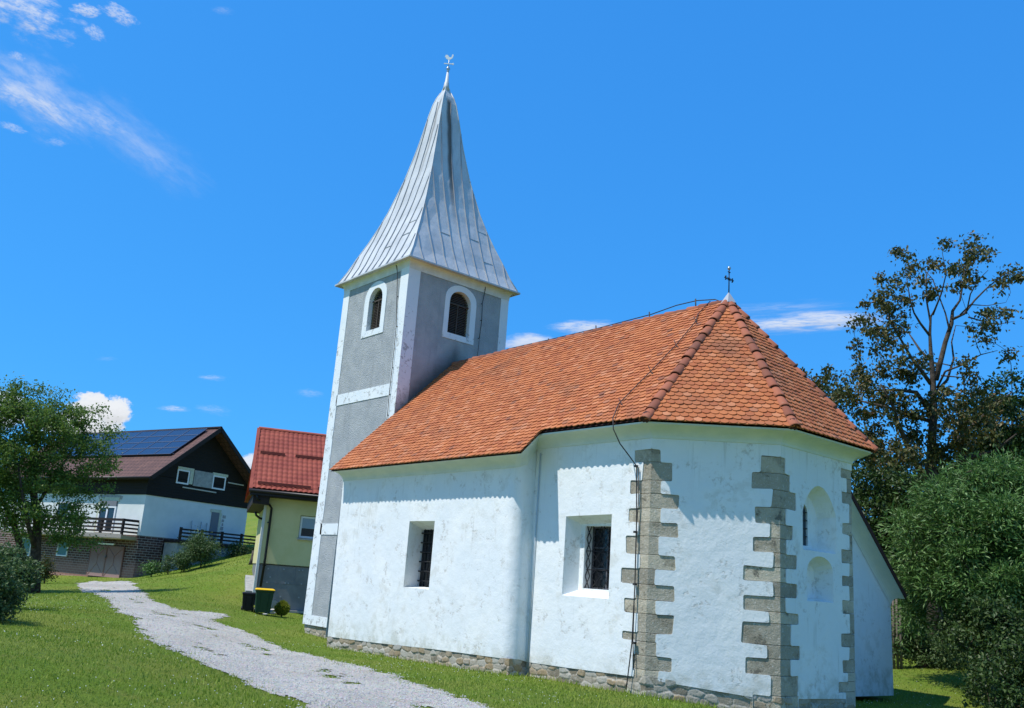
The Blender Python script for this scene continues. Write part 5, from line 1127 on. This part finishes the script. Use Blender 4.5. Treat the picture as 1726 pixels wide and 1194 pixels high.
# wheelie bins
def bin_(px0, px1, pyb, pyt, D, body, lid, label, lidopen=False):
    c = atd((px0+px1)/2, pyb, D); base = arr(c[0], c[1], min(c[2], gz(c[0], c[1])+.02)); w = (px1-px0)/FPX*D*.92; h = (pyb-pyt)/FPX*D*.97
    e = empty('wheelie_bin', base, label, 'bin'); ax, ay = yr3, yd3
    m = MB(); rr = []
    for z, k in ((.06, .80), (h*.86, .98), (h*.88, 1.06), (h*.93, 1.06)):
        for sx, sy in ((-1, -1), (1, -1), (1, 1), (-1, 1)): rr.append(base+ax*sx*w/2*k+ay*sy*w/2*1.1*k+arr(0, 0, z))
    m.add(rr, [(4*q+i, 4*q+(i+1) % 4, 4*q+4+(i+1) % 4, 4*q+4+i) for q in range(3) for i in range(4)]+[(3, 2, 1, 0), (12, 13, 14, 15)]); m.build('body', body, e, bevel=.02)
    m = MB(); top = []
    for z, k in ((.935, 1.10), (.965, 1.10), (1.0, .92)):
        for sx, sy in ((-1, -1), (1, -1), (1, 1), (-1, 1)): top.append(base+ax*sx*w/2*k+ay*sy*w/2*1.1*k+arr(0, 0, z*h)+ax*0)
    m.add(top, [(4*q+i, 4*q+(i+1) % 4, 4*q+4+(i+1) % 4, 4*q+4+i) for q in range(2) for i in range(4)]+[(3, 2, 1, 0), (8, 9, 10, 11)]); m.tube([base-ax*w*.5-ay*-w*.6+arr(0, 0, h*.93), base+ax*w*.5+ay*w*.6+arr(0, 0, h*.93)], .02, 6); m.build('lid', lid, e, bevel=.012)
    for s_ in (-1, 1): m = MB(); q = base+ax*s_*w*.42+ay*w*.42; m.tube([q-ax*.03+arr(0, 0, .1), q+ax*.03+arr(0, 0, .1)], .10, 12); m.build('wheel', 'blackmetal', e)
    for s_ in (-1, 1): m = MB(); m.bar(base+ax*s_*w*.22-ay*w*.47+arr(0, 0, .2), base+ax*s_*w*.24-ay*w*.55+arr(0, 0, h*.8), .02, .02); m.build('rib', body, e)
bin_(427, 456.5, 1033, 993, 34.6, 'bingreen', 'binyellow', 'green wheelie bin with a bright yellow lid by the grey plinth')
bin_(405.5, 427, 1032, 1001, 35.2, 'binblack', 'binblack', 'black wheelie bin standing left of the green one')
# metal pail and plank beside the bins
p = atd(457, 1031, 36.3); p[2] = gz(p[0], p[1]); e_ = empty('metal_pail', p, 'shiny galvanised pail lying beside the green bin', 'pail'); m = MB(); q = p+arr(0, 0, .28); m.tube([q-yr3*.02-yd3*.3, q+yr3*.0+yd3*.2], [.27, .22], 16); m.build('drum', 'steel', e_); m = MB(); m.tube([q-yd3*.3+arr(.27*math.cos(t)*yr3[0], .27*math.cos(t)*yr3[1], .27*math.sin(t)) for t in np.linspace(0, 2*math.pi, 17)], .015, 5); m.build('rim', 'alu', e_)
a_, b_ = atd(446, 1035, 34.2), atd(461, 1027, 35.3); a_[2] = gz(*a_[:2])+.05; b_[2] = gz(*b_[:2])+.22; m = MB(); m.bar(a_, b_, .14, .035); o_ = m.build('plank', 'palewood', bevel=.006); tag(o_, 'pale plank propped on the grass against the metal pail', 'plank')

# ---------------------------------------------------------------- VEGETATION
def leaves(N, P, size, width=.5, droop=.0, up=.4, dirs=None, fold=.25):
    """N rhombic folded leaves at P (N,3); returns verts, quads-as-tris"""
    d = rng.normal(0, 1, (N, 3)) if dirs is None else dirs+rng.normal(0, .45, (N, 3)); d[:, 2] += -droop; d /= np.linalg.norm(d, axis=1)[:, None]
    n = rng.normal(0, 1, (N, 3)); n[:, 2] = np.abs(n[:, 2])+up; n -= d*(n*d).sum(1)[:, None]; n /= np.linalg.norm(n, axis=1)[:, None]+1e-9; s = np.cross(d, n)
    L = size*rng.uniform(.65, 1.3, N)[:, None]; w = L*width*.5
    V = np.stack([P, P+d*L*.45+s*w+n*w*fold, P+d*L-n*L*.08, P+d*L*.45-s*w+n*w*fold], 1).reshape(-1, 3)
    i = np.arange(N)*4; return V, np.stack([i, i+1, i+2, i+3], 1)
def fillell(n, ells, shell=.35):
    """random points inside a union of ellipsoids (c, rx, ry, rz), favouring the outer shell"""
    vol = np.array([e[1]*e[2]*e[3] for e in ells]); k = rng.choice(len(ells), n, p=vol/vol.sum()); v = rng.normal(0, 1, (n, 3)); v /= np.linalg.norm(v, axis=1)[:, None]
    r = rng.uniform(shell**3, 1, n)**(1/3); E = np.array([[*e[0], e[1], e[2], e[3]] for e in ells])[k]
    return E[:, :3]+v*r[:, None]*E[:, 3:]
def twigs(mb, nodes, radii, targets, r_tip=.012, seg=3, sag=.0, wig=.12):
    """connect every target to the nearest existing skeleton node by a bent tapering branch"""
    nodes = [np.array(n, float) for n in nodes]; radii = list(radii)
    root = nodes[0]; order = np.argsort([np.linalg.norm(np.array(t)-root) for t in targets]); dirs = []
    for k in order:
        T = np.array(targets[k]); Nn = np.array(nodes); dv = T-Nn; d = np.linalg.norm(dv, axis=1)+np.maximum(0, (Nn[:, 2]-T[2]))*1.2
        j = int(np.argmin(d)); S = nodes[j]; L = np.linalg.norm(T-S)
        if L < .05: continue
        r0 = min(radii[j]*.75, max(r_tip*1.6, L*.022)); pts = [S]; 
        for q in range(1, seg+1):
            t = q/seg; off = rng.normal(0, wig*L*.35, 3)*(0 if q == seg else 1); pts.append(S*(1-t)+T*t+off+arr(0, 0, math.sin(math.pi*t)*L*.08))
        rad = [r0*(1-t)+r_tip*t for t in np.linspace(0, 1, seg+1)]; mb.tube(pts, rad, 5, cap=False); nodes += pts[1:]; radii += rad[1:]
def plant(kind, label, cat, base, trunks, ells, nclump, clump_r, per, size, width, mat, group=None, droop=.3, shell=.35, tip=.012, trunkname='trunk', crownname='crown', up=.4, squash=.7, spray=0.0, extra=None):
    base = np.array(base, float); e = empty(kind, base, label, cat, group); mb = MB(); nodes, rad = [], []
    for pts, rr in trunks:
        mb.tube(pts, rr, 9)
        for a_, b_, r0, r1 in zip(pts[:-1], pts[1:], rr[:-1], rr[1:]):
            for t in (0, .33, .66): nodes.append(np.array(a_)*(1-t)+np.array(b_)*t); rad.append(r0*(1-t)+r1*t)
        nodes.append(np.array(pts[-1])); rad.append(rr[-1])
    C = fillell(nclump, ells, shell) if nclump else np.zeros((0, 3))
    if extra is not None: C = np.concatenate([C, extra])
    nclump = len(C)
    twigs(mb, nodes, rad, list(C), tip); mb.build(trunkname, 'bark', e)
    k = np.repeat(np.arange(nclump), rng.poisson(per, nclump)); cs = rng.uniform(.6, 1.3, nclump)*clump_r
    off = rng.normal(0, 1, (len(k), 3)); off *= (cs[k]*np.minimum(1.0, 1.0))[:, None]*np.array([1, 1, squash])*.6; P = C[k]+off
    dirs = None
    if spray: dirs = off/np.maximum(1e-6, np.linalg.norm(off, axis=1))[:, None]*spray
    V, Q = leaves(len(P), P, size, width, droop, up, dirs); fastmesh(crownname, V, Q, mat, e); return e
def pt(px, py, D): return atd(px, py, D)
def ell(px, py, D, rxpx, rypx, depth=None):
    s = D/FPX*math.sqrt(1+((px-PPX)/FPX)**2); rx = rxpx*s; rz = rypx*s; c = pt(px, py, D); return (c, rx if depth is None else (rx+depth)/2, depth or rx, rz)
# left tree (two dark trunks)
D = 41.5; tb = pt(62, 985, D); tb[2] = gz(*tb[:2]); tb2 = pt(45, 985, D+.6); tb2[2] = gz(*tb2[:2])
tr1 = [tb-arr(0, 0, .2), pt(60, 930, D), pt(63, 880, D), pt(55, 820, D-.3), pt(60, 760, D), pt(70, 700, D)]; tr2 = [tb2, pt(38, 935, D+.5), pt(25, 890, D+.3), pt(8, 850, D+.2), pt(-10, 800, D)]
tr3 = [pt(60, 930, D), pt(50, 895, D-.5), pt(40, 850, D-1), pt(30, 780, D-1)]; tr4 = [pt(64, 850, D), pt(95, 800, D+.5), pt(130, 745, D+.4)]
E1 = [ell(60, 740, D, 72, 60, 2.2), ell(20, 720, D, 60, 58, 2.0), ell(120, 745, D, 48, 55, 1.8), ell(100, 690, D, 36, 30, 1.2), ell(145, 668, D, 20, 10, .5), ell(150, 780, D, 34, 24, 1.0), ell(60, 825, D, 68, 42, 2.1), ell(125, 845, D, 42, 38, 1.5), ell(115, 890, D, 42, 20, 1.2), ell(0, 830, D, 45, 45, 1.8), ell(10, 680, D, 30, 22, 1.0), ell(-40, 770, D, 60, 90, 2.5), ell(130, 905, D-.5, 22, 16, .8), ell(75, 880, D-1, 60, 26, 1.5), ell(20, 880, D-1, 45, 26, 1.4), ell(165, 740, D, 20, 30, .8)]
plant('tree', 'leafy green tree with two dark crooked trunks in front of the brown-roofed house', 'tree', tb, [(tr1, [.24, .2, .17, .13, .09, .04]), (tr2, [.18, .15, .12, .09, .04]), (tr3, [.1, .09, .06, .03]), (tr4, [.08, .06, .03])], E1, 430, .40, 135, .11, .62, 'leaf_left', tip=.012, shell=.2)
# shrub at the lower left
D = 24.5; b = pt(10, 1010, D); b[2] = gz(*b[:2])-.1
E2 = [ell(-85, 1000, 19.5, 80, 70, 1.1), ell(10, 970, D, 30, 28, .7), ell(-25, 980, D, 45, 40, 1.0), ell(33, 955, D, 14, 14, .4), ell(2, 945, D, 26, 14, .6), ell(-15, 1000, D, 30, 18, .7), ell(38, 975, D, 12, 14, .4)]
plant('shrub', 'dense bushy green shrub at the left edge of the lawn', 'shrub', b, [([b, b+arr(.1, 0, .5), b+arr(.2, .2, 1.1)], [.05, .04, .02]), ([b, b+arr(-.3, -.2, .6), b+arr(-.6, -.2, 1.0)], [.05, .04, .02])], E2, 420, .20, 110, .075, .6, 'leaf_bush', tip=.006, crownname='foliage', trunkname='stem', shell=.2)
# shrubs by the brown house
def smallbush(px, py, D, w, h, label, mat='leaf_bush', size=.09, n=40, per=80, cat='shrub', kind='shrub', group=None, base_py=None, width=.6, r=.25):
    b = pt(px, base_py or py+h, D); g_ = gz(*b[:2]); b[2] = g_-.05; s = D/FPX
    c = pt(px, py, D); return plant(kind, label, cat, b, [([b, (b+c)/2+arr(.05, 0, 0), c], [.04, .03, .015])], [ell(px, py, D, w*.9, h*.9, w*s*.8), ell(px-w*.3, py+h*.2, D, w*.6, h*.6), ell(px+w*.35, py+h*.1, D, w*.55, h*.65)], n, r, per, size, width, mat, tip=.006, crownname='foliage', trunkname='stem', shell=.1, group=group)
smallbush(338, 925, 52.5, 26, 22, 'large green shrub in front of the dark deck railing', n=80, per=110, base_py=962, r=.4)
smallbush(310, 945, 52, 15, 16, 'lower green shrub below the deck, left of the large one', n=35, base_py=966)
smallbush(283, 952, 52, 9, 14, 'thin rose bush against the brick gable wall', n=18, per=50, base_py=968)
smallbush(255, 958, 52, 10, 10, 'pale grey-green low bush at the foot of the dark brick gable', mat='leaf_willow', n=20, per=60, base_py=970)
smallbush(75, 960, 50, 14, 20, 'reddish green bush beside the brick wall behind the leafy tree', mat='leaf_brown', n=30, base_py=985)
smallbush(405, 930, 56, 22, 16, 'dark shrub below the right end of the deck', mat='leaf_dark', n=40, base_py=945, r=.35)
# golden conifer
p = pt(475, 1033, 35.0); p[2] = gz(*p[:2]); g_ = empty('conifer_shrub', p, 'small golden green conifer shrub by the plinth of the yellow house', 'shrub')
N = 2600; t = rng.uniform(0, 1, N); an = rng.uniform(0, 6.28, N); rr = (.24*np.sin(np.pi*np.minimum(1, t*.9+.12))**.7)*rng.uniform(.4, 1, N)**.5; P = p+np.stack([rr*np.cos(an), rr*np.sin(an), .05+t*.46], 1); dr = np.stack([np.cos(an)*.5, np.sin(an)*.5, np.full(N, .9)], 1)
V, Q = leaves(N, P, .11, .3, 0, .2, dr*2); fastmesh('foliage', V, Q, 'leaf_lime', g_); m = MB(); m.tube([p, p+arr(0, 0, .3)], [.03, .02], 6); m.build('stem', 'bark', g_)
# big withering tree to the right of the church
D = 33.0
def L(pts, dz=0.0): return [pt(x, y, D+dz*(i/max(1, len(pts)-1))) for i, (x, y) in enumerate(pts)]
def zc8(x, y): return (1326+x/2.8425, 380+y/2.8425)
bb = pt(1577, 1130, D); bb[2] = min(bb[2], gz(*bb[:2]))-.3
main = [bb, pt(1574, 1000, D), pt(1572, 880, D), pt(1571, 800, D)]+L([zc8(*q) for q in ((695, 1060), (705, 880), (700, 720), (690, 600), (686, 520), (690, 440), (705, 410))])
R_l = [.36, .33, .29, .25, .21, .17, .13, .09, .07, .05, .03]
limbs = [(main, R_l),
 (L([zc8(*q) for q in ((715, 740), (740, 640), (760, 560), (790, 470), (795, 410), (830, 360), (850, 250), (855, 190))], .8), [.13, .12, .11, .10, .07, .05, .035, .02]),
 (L([zc8(*q) for q in ((795, 450), (850, 425), (900, 360), (960, 300), (1040, 235), (1090, 215))], 1.5), [.07, .055, .045, .035, .025, .015]),
 (L([zc8(*q) for q in ((860, 425), (880, 330), (920, 260), (965, 215))], -1), [.035, .03, .02, .012]),
 (L([zc8(*q) for q in ((690, 760), (640, 690), (600, 640), (560, 570), (520, 500), (500, 470))], -1.6), [.10, .09, .07, .055, .04, .02]),
 (L([zc8(*q) for q in ((690, 650), (640, 600), (600, 540), (580, 510))], 1.2), [.07, .06, .04, .02]),
 (L([zc8(*q) for q in ((686, 530), (640, 470), (610, 420), (590, 350), (570, 220))], -.8), [.065, .055, .04, .03, .015]),
 (L([zc8(*q) for q in ((715, 800), (770, 740), (800, 640), (790, 560), (810, 480))], 1.6), [.08, .065, .05, .035, .02]),
 (L([zc8(*q) for q in ((720, 780), (760, 700), (840, 670), (930, 620), (1010, 600))], -1.0), [.06, .05, .04, .025, .012]),
 (L([zc8(*q) for q in ((690, 900), (620, 800), (540, 790), (440, 790), (370, 800))], -1.8), [.12, .10, .07, .05, .025]),
 (L([zc8(*q) for q in ((690, 940), (560, 900), (480, 870), (300, 830), (200, 780))], 1.5), [.10, .08, .06, .04, .02]),
 (L([zc8(*q) for q in ((640, 1180), (590, 1080), (530, 940), (510, 870), (450, 760))], -2.2), [.15, .13, .10, .07, .03]),
 (L([zc8(*q) for q in ((700, 1120), (800, 1040), (900, 950), (980, 880), (1080, 800))], 1.6), [.13, .10, .08, .06, .03]),
 (L([zc8(*q) for q in ((720, 1180), (860, 1120), (1000, 1080), (1100, 1000))], -1.5), [.1, .08, .06, .03]),
 (L([zc8(*q) for q in ((690, 470), (670, 360), (668, 240), (690, 200))], .8), [.05, .04, .025, .015]),
 (L([zc8(*q) for q in ((700, 430), (740, 330), (765, 230), (745, 130))], -.9), [.05, .035, .025, .012]),
 (L([zc8(*q) for q in ((780, 500), (760, 420), (700, 260), (650, 200))], 1.0), [.05, .035, .025, .012]),
 (L([zc8(*q) for q in ((830, 430), (880, 380), (960, 385), (1050, 370))], -.5), [.04, .03, .02, .01]),
 (L([zc8(*q) for q in ((870, 440), (940, 460), (1010, 475), (1090, 460))], .7), [.04, .03, .02, .01]),
 (L([zc8(*q) for q in ((740, 720), (850, 730), (850, 820))], .4), [.04, .03, .012])]
cl8 = [(555, 160, 60, 35), (520, 120, 30, 25), (590, 195, 40, 20), (455, 240, 40, 25), (480, 310, 70, 30), (700, 180, 40, 45), (755, 100, 30, 25), (870, 90, 40, 40), (900, 130, 60, 50), (850, 200, 60, 45), (960, 150, 28, 22), (800, 180, 35, 35), (645, 260, 28, 30), (830, 300, 40, 28), (890, 260, 25, 18), (1060, 245, 55, 35), (1110, 230, 30, 20), (1030, 280, 15, 18), (890, 480, 55, 32), (940, 410, 40, 20), (1000, 430, 45, 22), (980, 480, 35, 20), (945, 550, 35, 18), (1040, 410, 25, 15), (1035, 625, 36, 24), (870, 660, 30, 12), (900, 740, 40, 35), (860, 710, 25, 15), (770, 790, 12, 8),
 (480, 350, 75, 45), (560, 350, 50, 40), (440, 410, 70, 45), (520, 430, 70, 50), (590, 400, 40, 50), (330, 460, 30, 25), (390, 500, 70, 40), (480, 520, 70, 40), (350, 565, 55, 30), (430, 580, 60, 30), (560, 480, 40, 40), (700, 310, 25, 25), (690, 340, 20, 15), (340, 640, 40, 25), (440, 650, 60, 30), (310, 700, 70, 30), (460, 690, 60, 45), (400, 740, 60, 30), (560, 600, 50, 40), (640, 640, 40, 30), (690, 660, 50, 30), (560, 700, 50, 50), (600, 760, 50, 40), (200, 730, 55, 35), (160, 780, 50, 35), (250, 790, 60, 45), (330, 830, 80, 40), (430, 840, 60, 50), (70, 705, 22, 18), (250, 870, 50, 30), (390, 900, 60, 40), (500, 790, 60, 40), (560, 850, 60, 40),
 (700, 830, 60, 40), (780, 900, 70, 40), (860, 870, 70, 40), (930, 830, 50, 35), (640, 900, 60, 40), (720, 950, 60, 40), (820, 960, 80, 45), (520, 930, 60, 50), (420, 980, 60, 50), (600, 1000, 70, 50), (720, 1040, 70, 50), (850, 1050, 80, 50), (960, 1000, 60, 50), (480, 1060, 60, 60), (400, 1100, 50, 50), (560, 1120, 70, 50), (700, 1140, 80, 50), (850, 1150, 80, 50), (1000, 900, 60, 40), (1080, 960, 60, 50)]
E3 = []; ex = []
for x, y, w, h in cl8:
    px, py = zc8(x, y); dz = random.uniform(-2.2, 2.2); s = (D+dz)/FPX*1.08; c = pt(px, py, D+dz); k = max(2, int(w*h/560)) if y < 700 else max(2, int(w*h/430)); v = rng.normal(0, .5, (k, 3)); ex.append(c+v*np.array([w/2.84*s*.8, w/2.84*s*.8, h/2.84*s]))
ex = np.concatenate(ex)
plant('tree', 'tall half-bare tree with withering brown-green leaves to the right of the choir', 'tree', bb, [(p_, [q*.72 for q in r_]) for p_, r_ in limbs], [], 0, .25, 50, .14, .62, 'leaf_brown', tip=.010, extra=ex, droop=.8, squash=.8)
# dark trees behind, willow in front
def bigtree(px, py, D, w, h, base_py, label, mat, n, per, size, width=.6, r=.5, group=None, spray=0, shell=.45, kind='tree', droop=.3, ells=None, depth=3):
    b = pt(px, base_py, D); b[2] = gz(*b[:2])-.2; c = pt(px, py, D); top = pt(px+w*.1, py-h*.6, D)
    E = ells or [ell(px, py, D, w, h, depth)]
    plant(kind, label, 'tree' if kind == 'tree' else 'shrub', b, [([b, (b*2+c)/3+arr(.2, .1, 0), c, top], [.22, .17, .12, .03])], E, n, r, per, size, width, mat, group=group, spray=spray, shell=shell, tip=.012, droop=droop)
D = 37.0
bigtree(1700, 760, D, 60, 80, 1130, 'tall dark green tree at the right edge of the photo, behind the others', 'leaf_dark', 300, 120, .16, ells=[ell(1715, 720, D, 50, 65, 2.5), ell(1740, 820, D, 90, 90, 3), ell(1690, 790, D, 55, 50, 2), ell(1650, 850, D+1, 60, 60, 2), ell(1712, 650, D, 22, 22, 1)], group=None)
bigtree(1500, 900, 41, 80, 110, 1120, 'dark round tree directly behind the sacristy roof', 'leaf_dark', 330, 120, .17, ells=[ell(1490, 860, 41, 90, 90, 3), ell(1430, 780, 43, 60, 60, 2), ell(1400, 700, 44, 45, 45, 2), ell(1560, 850, 41, 70, 60, 3), ell(1500, 980, 41, 90, 90, 3)])
bigtree(1620, 950, 40, 100, 130, 1130, 'broad dark tree filling the gap behind the willow', 'leaf_dark', 330, 120, .17, ells=[ell(1610, 900, 40, 100, 80, 3), ell(1700, 960, 40, 90, 100, 3), ell(1600, 1020, 39, 90, 70, 3), ell(1530, 1050, 39, 60, 60, 2)])
bigtree(1690, 1110, 24, 60, 60, 1230, 'dark brambly bush in the bottom right corner', 'leaf_dark', 180, 100, .10, ells=[ell(1700, 1090, 24.5, 50, 60, 1.2), ell(1720, 1160, 23, 50, 60, 1.0), ell(1660, 1060, 26, 45, 40, 1.0), ell(1665, 1160, 24.5, 28, 40, .7)], kind='shrub', r=.3)
bigtree(1640, 930, 26.5, 90, 90, 1130, 'silvery green willow-leaved bush to the right of the sacristy', 'leaf_willow', 190, 320, .17, width=.26, r=.50, ells=[ell(1650, 870, 27, 75, 55, 1.6), ell(1600, 930, 27, 70, 60, 1.6), ell(1690, 950, 26.5, 70, 85, 1.7), ell(1560, 965, 27.5, 40, 45, 1.0), ell(1620, 1000, 27, 70, 55, 1.5), ell(1700, 830, 27.5, 50, 40, 1.3), ell(1735, 900, 26.5, 50, 80, 1.4), ell(1545, 1020, 28, 30, 40, .8), ell(1575, 850, 27.5, 22, 20, .6), ell(1640, 805, 27.2, 24, 18, .6), ell(1530, 920, 28, 22, 16, .5), ell(1715, 800, 27, 30, 22, .8)], spray=.8, shell=.55, droop=.0)
bigtree(1545, 1080, 30, 35, 20, 1120, 'low green undergrowth bush at the top of the bank by the sacristy', 'leaf_bush', 90, 90, .09, ells=[ell(1540, 1090, 30, 40, 22, .8), ell(1590, 1095, 30, 45, 24, .8), ell(1525, 1060, 30, 18, 25, .5)], kind='shrub', r=.28)
# stakes beside the sacristy
for i, (x, y0_, y1_) in enumerate(((1506, 1000, 1085), (1512, 1010, 1080), (1518, 1022, 1082))):
    a_, b_ = pt(x, y1_, 29.5), pt(x-1, y0_, 29.5); a_[2] = gz(*a_[:2])-.1; m = MB(); m.tube([a_, (a_+b_)/2, b_], [.04, .035, .03], 7); o_ = m.build('wooden_stake', 'greywood'); tag(o_, 'weathered pale stake standing in the undergrowth behind the sacristy corner', 'stake', 'stakes behind the sacristy')

# ---------------------------------------------------------------- grass
HB = [np.array([H(-.1, -.1, 0)[:2], H(HW, -.1, 0)[:2], H(HW, HL, 0)[:2], H(-.1, HL, 0)[:2]]), np.array([Y(0, 0, 0)[:2], Y(YWW, 0, 0)[:2], Y(YWW, YDD, 0)[:2], Y(0, YDD, 0)[:2]]),
      np.array([(0.08, 6.47), (7.62, 6.47), (7.62, 6.98), (10.82, 6.98), (12.6, 8.67), (12.6, 11.33), (10.9, 13), (10.9, 16.4), (6.5, 16.4), (0, 13.5), (0, 12.05), (-4.1, 12.05), (-4.1, 7.95), (0.08, 7.95)])]
def scatter(n, dmin, dmax, pw=1.6):
    """points on the lawn around the viewpoint, thinning with distance"""
    u = rng.uniform(0, 1, n); k = 2-pw; r = (dmin**k+u*(dmax**k-dmin**k))**(1/k); th = YAW+rng.uniform(-.62, .62, n); x, y = CAM[0]+r*np.sin(th), CAM[1]+r*np.cos(th)
    ok = np.ones(n, bool)
    for B in HB: ok &= ~inpoly(x, y, B)
    return x[ok], y[ok], r[ok]
x, y, r = scatter(330000, 8.3, 62, 1.75)
x2, y2, r2 = scatter(420000, 8.3, 45, 1.6); q_ = sdpath(x2, y2); q_ = (q_ > 0) & tuft(x2, y2, q_); x, y, r = np.concatenate([x, x2[q_]]), np.concatenate([y, y2[q_]]), np.concatenate([r, r2[q_]])
sdp = sdpath(x, y)+.24*wob2(x, y)
mid_ = tuft(x, y, sdpath(x, y))     # tufts growing along the middle of the track
ok = (sdp < .03) | (mid_ & (rng.random(len(x)) < .9)) | ((sdp < .45) & (wob(x, y, 3.1) > .2) & (rng.random(len(x)) < .6)) | ((wob(y, x, 2.3) > 1.05) & (rng.random(len(x)) < .3)) | (rng.random(len(x)) < .004)
x, y, r, sdp = x[ok], y[ok], r[ok], sdp[ok]
patch = wob(x, y, .35); N = len(x); z = GZ(x, y)
hgt = (.026+.010*patch)*rng.uniform(.5, 1.5, N)*(1+.012*r); hgt *= np.where(sdp > 0, 1.1, 1); wdt = .009*(1+.05*r)*rng.uniform(.7, 1.4, N)
longg = dedge(x, y, HB[2]) < .25; hgt = np.where(longg, hgt*2.2, hgt)
a1 = rng.uniform(0, 6.28, N); dx, dy = np.cos(a1), np.sin(a1); ln = rng.uniform(.1, .9, N)*hgt; la = rng.uniform(0, 6.28, N)
b0_ = np.stack([x-dx*wdt/2, y-dy*wdt/2, z-.01], 1); b1_ = np.stack([x+dx*wdt/2, y+dy*wdt/2, z-.01], 1); tp = np.stack([x+np.cos(la)*ln, y+np.sin(la)*ln, z+hgt], 1)
V = np.stack([b0_, b1_, tp], 1).reshape(-1, 3); i = np.arange(N)*3
gr_ = fastmesh('grass', V, np.stack([i, i+1, i+2], 1), 'grass'); tag(gr_, 'short mown green grass blades covering the lawn', 'grass', kind='stuff')
x, y, r = scatter(3600, 8.3, 34, 1.6); ok = (sdpath(x, y) < -.2) & (wob(x, y, .5) > .15); x, y, r = x[ok], y[ok], r[ok]; z = GZ(x, y)
m = MB()
for xx, yy, zz_, rr_ in zip(x, y, z, r):
    s = .005*(1+.03*rr_); c = arr(xx, yy, zz_+.035+random.random()*.02); m.add([c+arr(s, 0, 0), c+arr(0, s, 0), c+arr(-s, 0, 0), c+arr(0, -s, 0), c+arr(0, 0, s), c-arr(0, 0, s)], [(0, 1, 4), (1, 2, 4), (2, 3, 4), (3, 0, 4), (1, 0, 5), (2, 1, 5), (3, 2, 5), (0, 3, 5)])
cf = m.build('clover_flowers', 'flower'); tag(cf, 'tiny white clover flowers dotted over the lawn', 'flowers', kind='stuff')
x, y, r = scatter(60000, 8.3, 40, 1.7); ok = (sdpath(x, y)+.24*wob2(x, y)) > -.08; x, y, r = x[ok], y[ok], r[ok]; N = len(x); z = GZ(x, y)+.022
s = rng.uniform(.006, .017, N)*(1+.02*r); oc = np.array([(1, 0, 0), (0, 1, 0), (-1, 0, 0), (0, -1, 0), (0, 0, .8)]); V = (np.stack([x, y, z], 1)[:, None, :]+oc[None]*s[:, None, None]*rng.uniform(.6, 1.3, (N, 5, 1))).reshape(-1, 3); i = np.arange(N)*5
Tt = np.concatenate([np.stack([i+a_, i+b_, i+4], 1) for a_, b_ in ((0, 1), (1, 2), (2, 3), (3, 0))]); pb = fastmesh('gravel_stones', V, Tt, 'pebble'); tag(pb, 'loose pale gravel stones scattered over the track', 'gravel', kind='stuff')
# tuft leaves along the foot of the wall
